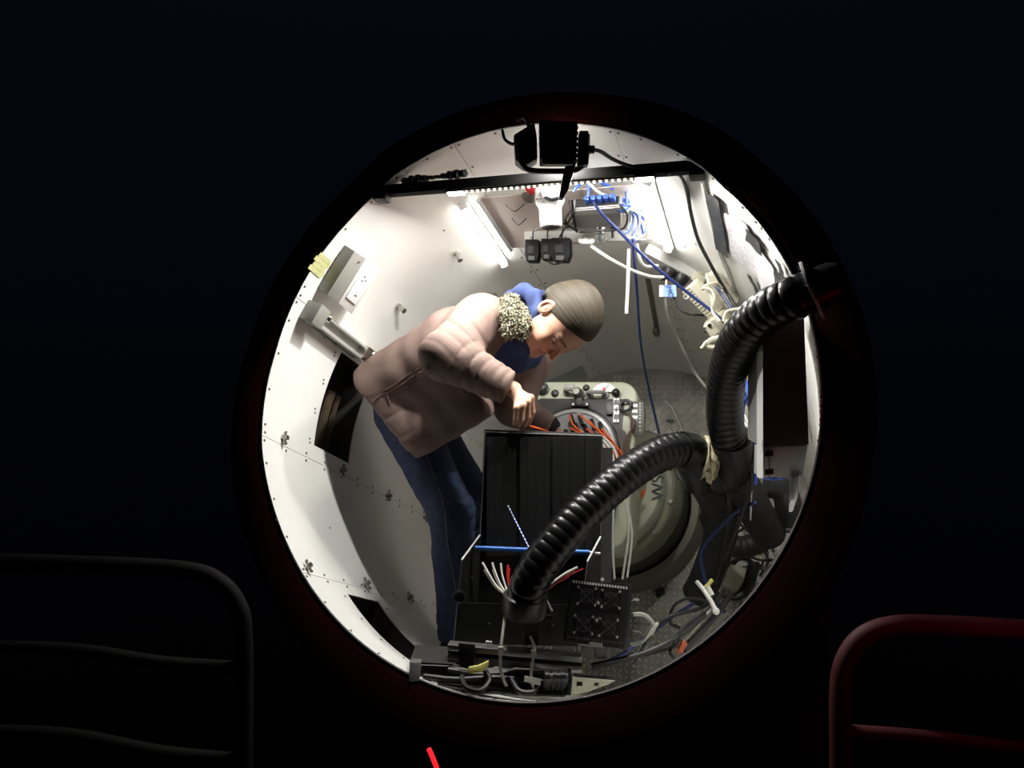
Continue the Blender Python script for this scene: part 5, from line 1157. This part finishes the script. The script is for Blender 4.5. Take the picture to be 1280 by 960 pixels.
s = MB(); s.slab([fl_(834, 524, .004), fl_(842, 525, .004), fl_(841, 529, .004), fl_(833, 528, .004)], -AX*.004); s.build('black_scrap', M_BLACK, None, 'tiny black scrap on the tread plate behind the hose', 'scrap')
s = MB(); s.slab([fl_(818, 738, .004), fl_(828, 733, .004), fl_(832, 742, .004), fl_(822, 748, .004)], -AX*.006); s.build('black_scrap', M_BLACK, None, 'black square patch on the tread plate below the drum', 'scrap')
cable('wire', [fl_(831, 501, .03), fl_(840, 510, .05), fl_(847, 525, .05), fl_(854, 540, .03)], .003, M_WHITEC, 'thin white wire end curling on the tread plate', 'wire')
# tied cable bundle at the bottom right with white cable tie
for i, (P, r, lab) in enumerate((([(905, 738, 2.5), (890, 760, 2.35), (868, 780, 2.25), (840, 800, 2.18), (800, 818, 2.15), (740, 832, 2.15)], .007, 'thick black cable on top of the tied bundle'), ([(912, 745, 2.5), (894, 770, 2.35), (872, 795, 2.25), (855, 812, 2.2)], .010, 'thick black cable running down to the red tip'), ([(898, 742, 2.5), (876, 760, 2.35), (840, 770, 2.3), (815, 790, 2.3), (790, 830, 2.25)], .006, 'black cable hanging slack under the tied bundle'),
                                 ([(888, 752, 2.4), (860, 748, 2.4), (842, 758, 2.4), (838, 778, 2.4), (850, 785, 2.4)], .005, 'black cable coiled left of the tied bundle'), ([(850, 790, 2.2), (846, 806, 2.18), (820, 815, 2.2), (790, 822, 2.2), (740, 836, 2.18)], .005, 'black cable along the bottom rim'), ([(880, 765, 2.3), (850, 790, 2.22), (838, 812, 2.18), (842, 822, 2.15)], .005, 'black cable dropping to the rim beside the red tip'))):
    cable('bundle_cable', px(P), r, M_BLACKC, lab)
cable('grey_lead', px([(890, 760, 2.32), (865, 790, 2.25), (845, 812, 2.18)]), .004, mat('grey_cable', (.35, .34, .30), .5), 'thin grey lead running beside the tied bundle')
s = MB(); s.cyl(at(855, 803, 2.2), at(848, 815, 2.18), .011, .010, n=14); s.build('red_cable_tip', mat('red_orange_cap', (.45, .08, .03), .5), None, 'orange red cap on a cable end at the bottom rim', 'cable cap', smooth=True)
s = MB(); s.tube(px([(871, 727, 2.36), (880, 738, 2.33), (889, 752, 2.30), (896, 766, 2.28)]), .0065, 8); s.sphere(at(895, 764, 2.28), .011, 8); s.build('cable_tie', M_WHITEC, None, 'thick white cable tie around the dark lower hose end', 'cable tie', smooth=True)
s = MB(); s.tube(px([(884, 733, 2.34), (890, 744, 2.33)]), .008, 8, sub=2); s.build('tie_tail', M_WHITEC, None, 'short white tie stub beside the thick white cable tie', 'cable tie', smooth=True)
s = MB(); s.tube(px([(879, 737, 2.36), (885, 731, 2.37), (890, 725, 2.38)]), .006, 8, sub=2); s.build('yellow_sleeve', mat('yellow_plastic', (.55, .50, .08), .5), None, 'short yellow sleeve beside the thick white cable tie', 'sleeve', smooth=True)
t = thing('inline_connector', 'pale inline connector on a looped lead right of the fan unit', 'connector', at(812, 790, 2.2))
s = MB(); s.tube(px([(791, 768, 2.19), (803, 768, 2.19), (813, 775, 2.19), (817, 783, 2.19)]), .006, 8); s.build('upper_lead', mat('dim_white_cable', (.5, .5, .45), .5), t, smooth=True)
s = MB(); s.tube(px([(810, 794, 2.19), (802, 802, 2.19), (788, 806, 2.19)]), .006, 8); s.build('lower_lead', mat('dim_white_cable', (.5, .5, .45), .5), t, smooth=True)
a, b = at(818, 781, 2.19), at(810, 795, 2.19); s = MB(); s.box((a+b)/2, (a-b)/2, V(.012, 0, .007), V(0, .012, 0)); s.build('shell', mat('connector_pale', (.55, .55, .48), .4), t, bevel=.003)
for y, x2 in ((749, 799), (789, 800)):
    cable('wire', px([(791, y, 2.18), (x2, y+1, 2.18)]), .003, M_ALU, 'thin bright pin sticking out of the fan unit side, ' + ('upper' if y < 760 else 'lower') + ' one', 'pin')
# ================================================================== LEFT WALL FITTINGS
def wframe_at(x, y): t, z = wall_tz(x, y); return (wallp(t, z),)+wframe(t)+(t, z)
# socket on a folded grey bracket
t0_, z0_ = 148, .03; nr, tg, ax = wframe(t0_)
so = thing('socket_bracket', 'power socket on a folded grey bracket at the upper left wall', 'socket', wallp(148, .05))
q = [wallx(431, 306), wallx(397, 360), wallx(411, 370), wallx(445, 315)]
s = MB(); s.slab([p+nr*.0 for p in q], nr*.05); s.build('bracket_web', mat('bracket_grey', (.30, .295, .27), .5, .2), so, bevel=.002)
s = MB(); f = [q[3]+nr*.048, q[2]+nr*.048, q[2]+nr*.050+ax*.085, q[3]+nr*.050+ax*.085]; s.slab(f, nr*.003); fpn = s.build('face_plate', mat('bracket_face', (.62, .61, .57), .45), so, bevel=.001)
cf = sum(f)/4; ft = norm(f[1]-f[0]); fa = norm(f[3]-f[0])
s = MB(); s.box(cf+nr*.004, ft*.055, fa*.030, nr*.004); s.build('outlet', M_WHITEPL, so, bevel=.003)
for a, b in ((-.03, .006), (-.022, -.008), (-.038, -.006)):
    s = MB(); s.box(cf+nr*.0085+ft*a+fa*b, ft*.0022, fa*.0045, nr*.0006); s.build('outlet_slot', M_SCREW, so)
s = MB(); s.box(cf+nr*.009+ft*.02+fa*.004, ft*.008, fa*.005, nr*.003); s.build('switch_rocker', M_WHITEPL, so, bevel=.001)
s = MB(); s.cyl(cf+nr*.008+ft*.03, cf+nr*.009+ft*.03, .0025, n=8); s.build('switch_dot', M_SCREW, so)
s = MB(); s.cyl(q[3]*.85+q[2]*.15+nr*.05-ax*.02, q[3]*.85+q[2]*.15+nr*.052-ax*.02, .004, n=8); s.build('bracket_screw', M_SCREW, so)
# long latch bracket
nr, tg, ax = wframe(159.5)
la = thing('latch_bracket', 'long grey channel bracket with chrome latch on the left wall', 'bracket', wallp(159.5, .18))
a, b = wallp(159.6, .0), wallp(159.6, .37)
s = MB(); s.slab([wallp(157.4, 0), wallp(161.8, 0), wallp(161.8, .335), wallp(157.4, .335)], nr*.006); s.build('base_strip', mat('bracket_grey', (.30, .295, .27), .5, .2), la)
s = MB(); s.box(wallp(161.0, .165, .022), tg*.006, ax*.165, nr*.020); s.build('lower_rail', mat('rail_bright', (.6, .6, .57), .35, .4), la, bevel=.002)
s = MB(); s.box(wallp(158.0, .195, .016), tg*.003, ax*.135, nr*.012); s.build('upper_rail', mat('rail_bright', (.6, .6, .57), .35, .4), la, bevel=.002)
s = MB(); s.box(wallp(159.5, .018, .030), tg*.034, ax*.028, nr*.030); s.build('end_block', mat('bracket_grey', (.30, .295, .27), .5, .2), la, bevel=.004)
s = MB(); s.cyl(wallp(158.4, .06, .03), wallp(158.4, .075, .05), .014, n=14); s.build('pivot', M_CHROME, la, smooth=True)
s = MB(); s.box(wallp(159.2, .345, .028), tg*.024, ax*.020, nr*.022); s.build('latch_block', M_CHROME, la, bevel=.006)
s = MB(); s.lathe(wallp(158.6, .372, .035), norm(ax*.7+nr), [(-.01, .018), (.016, .018), (.018, .013), (.006, .010), (.006, 0.001)], 18); s.build('latch_barrel', M_CHROME, la, smooth=True)
s = MB(); s.tube([wallp(160.8, .33, .04), wallp(161.4, .36, .045), wallp(160.4, .385, .04)], .005, 6); s.build('latch_hook', M_CHROME, la, smooth=True)
s = MB(); s.sphere(wallp(161.9, .20, .012), .007, 8); s.build('bracket_bolt', M_SCREW, la, smooth=True)
# yellow tape tab over the rim
s = MB()
for k in range(4):
    th = 147.0+k*1.2; z = zrim(th)
    s.slab([wallp(th, z+.05+.012*(k % 2), .0015), wallp(th+1.15, z+.05+.01*((k+1) % 2), .0015), wallp(th+1.15, z-.010-.008*(k % 2), .0015), wallp(th, z-.010-.008*(k % 2), .0015)], wframe(th)[0]*.0015)
s.build('yellow_tape', mat('yellow_tape', (.62, .62, .30), .6, var=.2, scale=60), None, 'crumpled yellowish tape stuck over the rim at upper left', 'tape')

# ================================================================== BOTTOM RIM: extrusion, tray and ties
ex = thing('aluminium_extrusion', 'slotted aluminium extrusion lying across the bottom of the opening', 'extrusion', at(640, 840, 2.17))
A0, A1 = at(559, 806, 2.19), at(727, 821, 2.15); Bv = V(0, 0, -.045); ed = norm(A1-A0); back = norm(np.cross(ed, V(0, 0, 1))); back = back if back[1] > 0 else -back
for z0, z1, nm in ((0, .36, 'upper_flange'), (.60, 1.0, 'lower_flange')):
    s = MB(); s.slab([A0+Bv*z0, A1+Bv*z0, A1+Bv*z1, A0+Bv*z1], back*.04); s.build(nm, M_ALU, ex, bevel=.002)
s = MB(); s.slab([A0+Bv*.36+back*.012, A1+Bv*.36+back*.012, A1+Bv*.6+back*.012, A0+Bv*.6+back*.012], back*.02); s.build('slot_floor', mat('slot_dark', (.05, .05, .05), .5, .5), ex)
for x, y in ((609, 806.5), (613, 807), (684, 812.5), (688, 813), (714, 816), (718, 816.5)):
    s = MB(); p = at(x, y, 2.18)+V(0, .01, .002); s.cyl(p, p+V(0, 0, .006), .0045, n=8); s.build('slot_nut', M_WHITEPL, ex)
s = MB(); s.slab(px([(573, 804, 2.165), (594, 806, 2.16), (593, 832, 2.15), (588, 837, 2.15), (574, 834, 2.155)]), V(0, .006, 0)); s.build('black_strap', M_BLACK, None, 'black strap folded over the left of the aluminium extrusion', 'strap', bevel=.002)
for P, lab in (([(631, 771, 2.19), (628, 795, 2.15), (626, 812, 2.135), (625, 832, 2.13), (629, 848, 2.12), (633, 858, 2.11)], 'white cable tie looped over the extrusion, left one'), ([(663, 796, 2.17), (668, 808, 2.145), (667, 816, 2.13), (664, 840, 2.12), (664, 852, 2.11), (669, 862, 2.10)], 'white cable tie looped over the extrusion, right one')):
    t = thing('cable_tie', lab, 'cable tie', at(*P[-1]), 'cable ties on the aluminium extrusion')
    s = MB(); s.tube(px(P), .0042, 6); s.build('tie_band', mat('tie_white', (.50, .49, .42), .5), t, smooth=True)
    s = MB(); k = P[2]; s.box(at(k[0], k[1], k[2]-.004), V(.007, 0, 0), V(0, .005, 0), V(0, 0, .008)); s.build('tie_head', mat('tie_white', (.50, .49, .42), .5), t, bevel=.002)
s = MB(); s.slab(px([(583, 841, 2.12), (586, 834, 2.12), (598, 832, 2.12), (611, 826, 2.13), (611, 833, 2.13), (603, 840, 2.12), (592, 842, 2.11)]), V(0, .008, .0)); s.build('yellow_tag', mat('yellow_card', (.62, .56, .16), .6), None, 'curled yellow tag lying on the extrusion', 'tag', bevel=.002)
tray = thing('cable_tray', 'dark metal tray along the bottom rim below the extrusion', 'tray', at(620, 868, 2.1))
M_TRAY = mat('tray_dark', (.045, .043, .04), .5, .3, var=.2)
s = MB(); s.slab(px([(512, 827, 2.17), (566, 830, 2.17), (566, 832, 2.17), (512, 830, 2.17)]), V(0, .14, 0)); s.build('top_lip', M_TRAY, tray)
s = MB(); s.slab(px([(512, 828, 2.15), (526, 828, 2.15), (524, 852, 2.13), (511, 853, 2.13)]), V(0, .03, 0)); s.build('end_plate', mat('tray_end_grey', (.16, .155, .145), .5, .3), tray, bevel=.002)
s = MB(); s.slab(px([(524, 832, 2.24), (714, 840, 2.2), (712, 866, 2.16), (524, 850, 2.2)]), V(0, .004, 0)); s.build('back_wall', M_TRAY, tray)
s = MB(); s.slab(px([(524, 849, 2.2), (712, 866, 2.16), (705, 870, 2.10), (600, 866, 2.10), (530, 853, 2.13)]), V(0, 0, -.003)); s.build('tray_floor', M_TRAY, tray)
s = MB(); s.slab(px([(711, 844, 2.1), (715, 844, 2.1), (713, 869, 2.08), (709, 869, 2.08)]), V(0, .05, 0)); s.build('end_plate', M_BLACKMET, tray)
for i, (P, lab) in enumerate((([(577, 845, 2.13), (582, 858, 2.1), (600, 863, 2.09), (612, 850, 2.12), (606, 838, 2.14)], 'black cable loop in the tray under the yellow tag'), ([(640, 850, 2.12), (650, 864, 2.08), (668, 864, 2.08), (672, 850, 2.1)], 'black cable loop in the tray below the right cable tie'), ([(530, 846, 2.15), (570, 850, 2.14), (620, 848, 2.14), (670, 852, 2.13), (705, 858, 2.12)], 'black cable lying along the tray floor'), ([(560, 838, 2.16), (600, 844, 2.15), (650, 842, 2.15), (700, 850, 2.14)], 'upper black cable lying along the tray'))):
    cable('tray_cable', px(P), .007 if i < 2 else .009, M_BLACKC, lab)
s = MB()
for k in range(9): s.tube(px([(682+k*3, 838+(k % 3), 2.10), (683+k*3.2, 846, 2.075), (681+k*3.1, 858+(k % 2)*3, 2.09)]), .006, 6)
s.build('bundled_lead', M_BLACKC, None, 'black lead folded into a tight bundle at the right end of the tray', 'cable', smooth=True)
s = MB(); s.slab(px([(656, 845, 2.085), (677, 849, 2.085), (675, 857, 2.08), (655, 852, 2.08)]), V(0, .002, 0)); s.build('paper_tag', mat('tag_paper', (.5, .49, .43), .6), None, 'small printed tag on a tray cable right of the right cable tie', 'tag')
pb = thing('slotted_bracket', 'cream bracket with square holes at the bottom rim right of the tray', 'bracket', at(735, 868, 2.05))
c_ = lambda x, y: at(x, y, 2.07)
for qd in ([(716, 846), (721, 847), (720, 869), (714, 870)], [(721, 847), (770, 851), (760, 854), (721, 852)], [(721, 858), (752, 858), (735, 865), (720, 869)], [(728.5, 852), (743, 853), (742, 859), (728, 858)], [(749, 853), (765, 853.5), (752, 858.5), (748, 859)]):
    s = MB(); s.slab([c_(*p) for p in qd], V(0, .003, 0)); s.build('web', mat('bracket_cream', (.50, .48, .36), .5, var=.1), pb)
s = MB(); s.slab([c_(x, y)+V(0, .02, 0) for x, y in ((718, 847), (770, 850), (752, 860), (718, 868))], V(0, .004, 0)); s.build('backing', M_BLACK, pb)
# ================================================================== OUTSIDE: platform rails and red lamps
M_RAIL = mat('rail_red_paint', (.060, .002, .0028), .7, var=.15)
M_RAILG = mat('rail_grey_paint', (.0026, .0022, .0022), .8, var=.15, spec=.2)
def rail(name, P, r, mid, m, label):
    t = thing(name, label, 'handrail', P[0])
    s = MB(); s.tube(P, r, 14, sub=8); s.build('top_rail', m, t, smooth=True)
    for q in mid:
        s = MB(); s.tube(q, r*.72, 12, sub=4); s.build('mid_rail', m, t, smooth=True)
rd = 1.75
rail('handrail', px([(1050, 1300, rd), (1050, 960, rd), (1050, 865, rd), (1057, 825, rd), (1080, 795, rd), (1120, 782, rd), (1180, 782, rd), (1290, 788, rd-.02), (1420, 796, rd-.05)]), .022, [px([(1052, 914, rd), (1160, 922, rd), (1300, 938, rd-.02), (1420, 950, rd-.05)])], M_RAIL, 'red lit tubular handrail with rounded corner at lower right')
rd = 1.9
rail('handrail', px([(304, 1300, rd), (304, 960, rd), (304, 800, rd), (296, 755, rd), (272, 727, rd), (235, 714, rd), (150, 708, rd), (-20, 703, rd), (-160, 700, rd)]), .022, [px([(302, 835, rd), (200, 828, rd), (90, 812, rd), (-60, 808, rd)]), px([(302, 950, rd), (200, 940, rd), (80, 918, rd), (-60, 914, rd)])], M_RAILG, 'dark tubular handrail with rounded corner at lower left')
# platform deck
s = MB(); s.box(V(0, 1.2, -.02), V(3, 0, 0), V(0, 2.6, 0), V(0, 0, .02)); s.build('floor_platform', mat('deck_dark', (.03, .028, .028), .8, var=.3, scale=3), None, 'dark platform deck below the cabin', None, kind='structure')
# dark drum under the rim at right
dr = thing('dark_drum', 'large dark round drum under the rim at lower right', 'drum', at(935, 975, 2.95))
s = MB(); s.lathe(at(935, 908, 2.95), V(.25, 1, .1), [(0, .01), (.0, .17), (.01, .19), (.2, .195)], 40); s.build('drum_body', mat('drum_black', (.008, .008, .009), .3), dr, smooth=True)
s = MB(); s.tube([at(935, 908, 2.95)+V(.19*math.cos(t), 0, .19*math.sin(t)) for t in np.linspace(0, 2*math.pi, 40)], .004, 6, sub=0); s.build('drum_edge', M_BLACK, dr, smooth=True)
# wall panels of the platform behind the drum
pw = thing('wall_platform', 'dark panelled wall of the platform below the cabin', None, at(1000, 960, 2.6), kind='structure')
for (x0, x1, y0, y1) in ((962, 1036, 806, 850), (980, 1036, 853, 882), (1000, 1036, 885, 960), (962, 1036, 720, 804)):
    s = MB(); s.slab(px([(x0, y0, 2.75), (x1, y0, 2.75), (x1, y1, 2.75), (x0, y1, 2.75)]), V(0, .02, 0)); s.build('wall_panel', mat('platform_grey', (.07, .065, .065), .6, var=.2), pw, bevel=.002)
# red light strip, and a red reflection on the drum
s = MB(); s.tube(px([(536, 936, 1.9), (540, 945, 1.9), (546, 960, 1.9)]), .006, 8); s.build('red_light_strip', mat('red_glow', (.8, .02, .02), .4, emit=(1, .02, .03), estr=1.1), None, 'short glowing red light strip below the rim', 'red light', smooth=True)
s = MB(); s.sphere(at(925, 853, 2.90), .0035, 8); s.build('red_reflection', mat('red_reflection_glow', (.8, .02, .02), .4, emit=(1, .03, .03), estr=.8), None, 'tiny red reflection on the dark drum, drawn as a glowing bead', 'reflection', smooth=True)  # reflection of a red light, put in as a small glowing sphere
# red lamp of the platform, on the handrail beyond the right edge of the frame
lt = thing('red_lamp', 'red caged lamp on the right handrail', 'lamp', at(1400, 800, 1.5))
LP = at(1400, 760, 1.45)
s = MB(); s.lathe(LP-V(0, 0, .08), V(0, 0, 1), [(0, .03), (.03, .03), (.035, .022)], 16); s.build('lamp_base', M_BLACK, lt, smooth=True)
s = MB(); s.sphere(LP, .03, 12); s.build('lamp_globe', mat('red_globe', (1, .05, .05), .3, emit=(1, .02, .03), estr=2.0), lt, smooth=True)
pd = bpy.data.lights.new('red_lamp_light', 'POINT'); pd.energy = RED_POWER; pd.color = (1, .03, .05); pd.shadow_soft_size = .03
po = bpy.data.objects.new('red_lamp_light', pd); COL.objects.link(po); po.parent = lt; po.location = tuple(LP-ROOT[lt]-V(.06, .05, -.02))
bpy.context.view_layer.update()
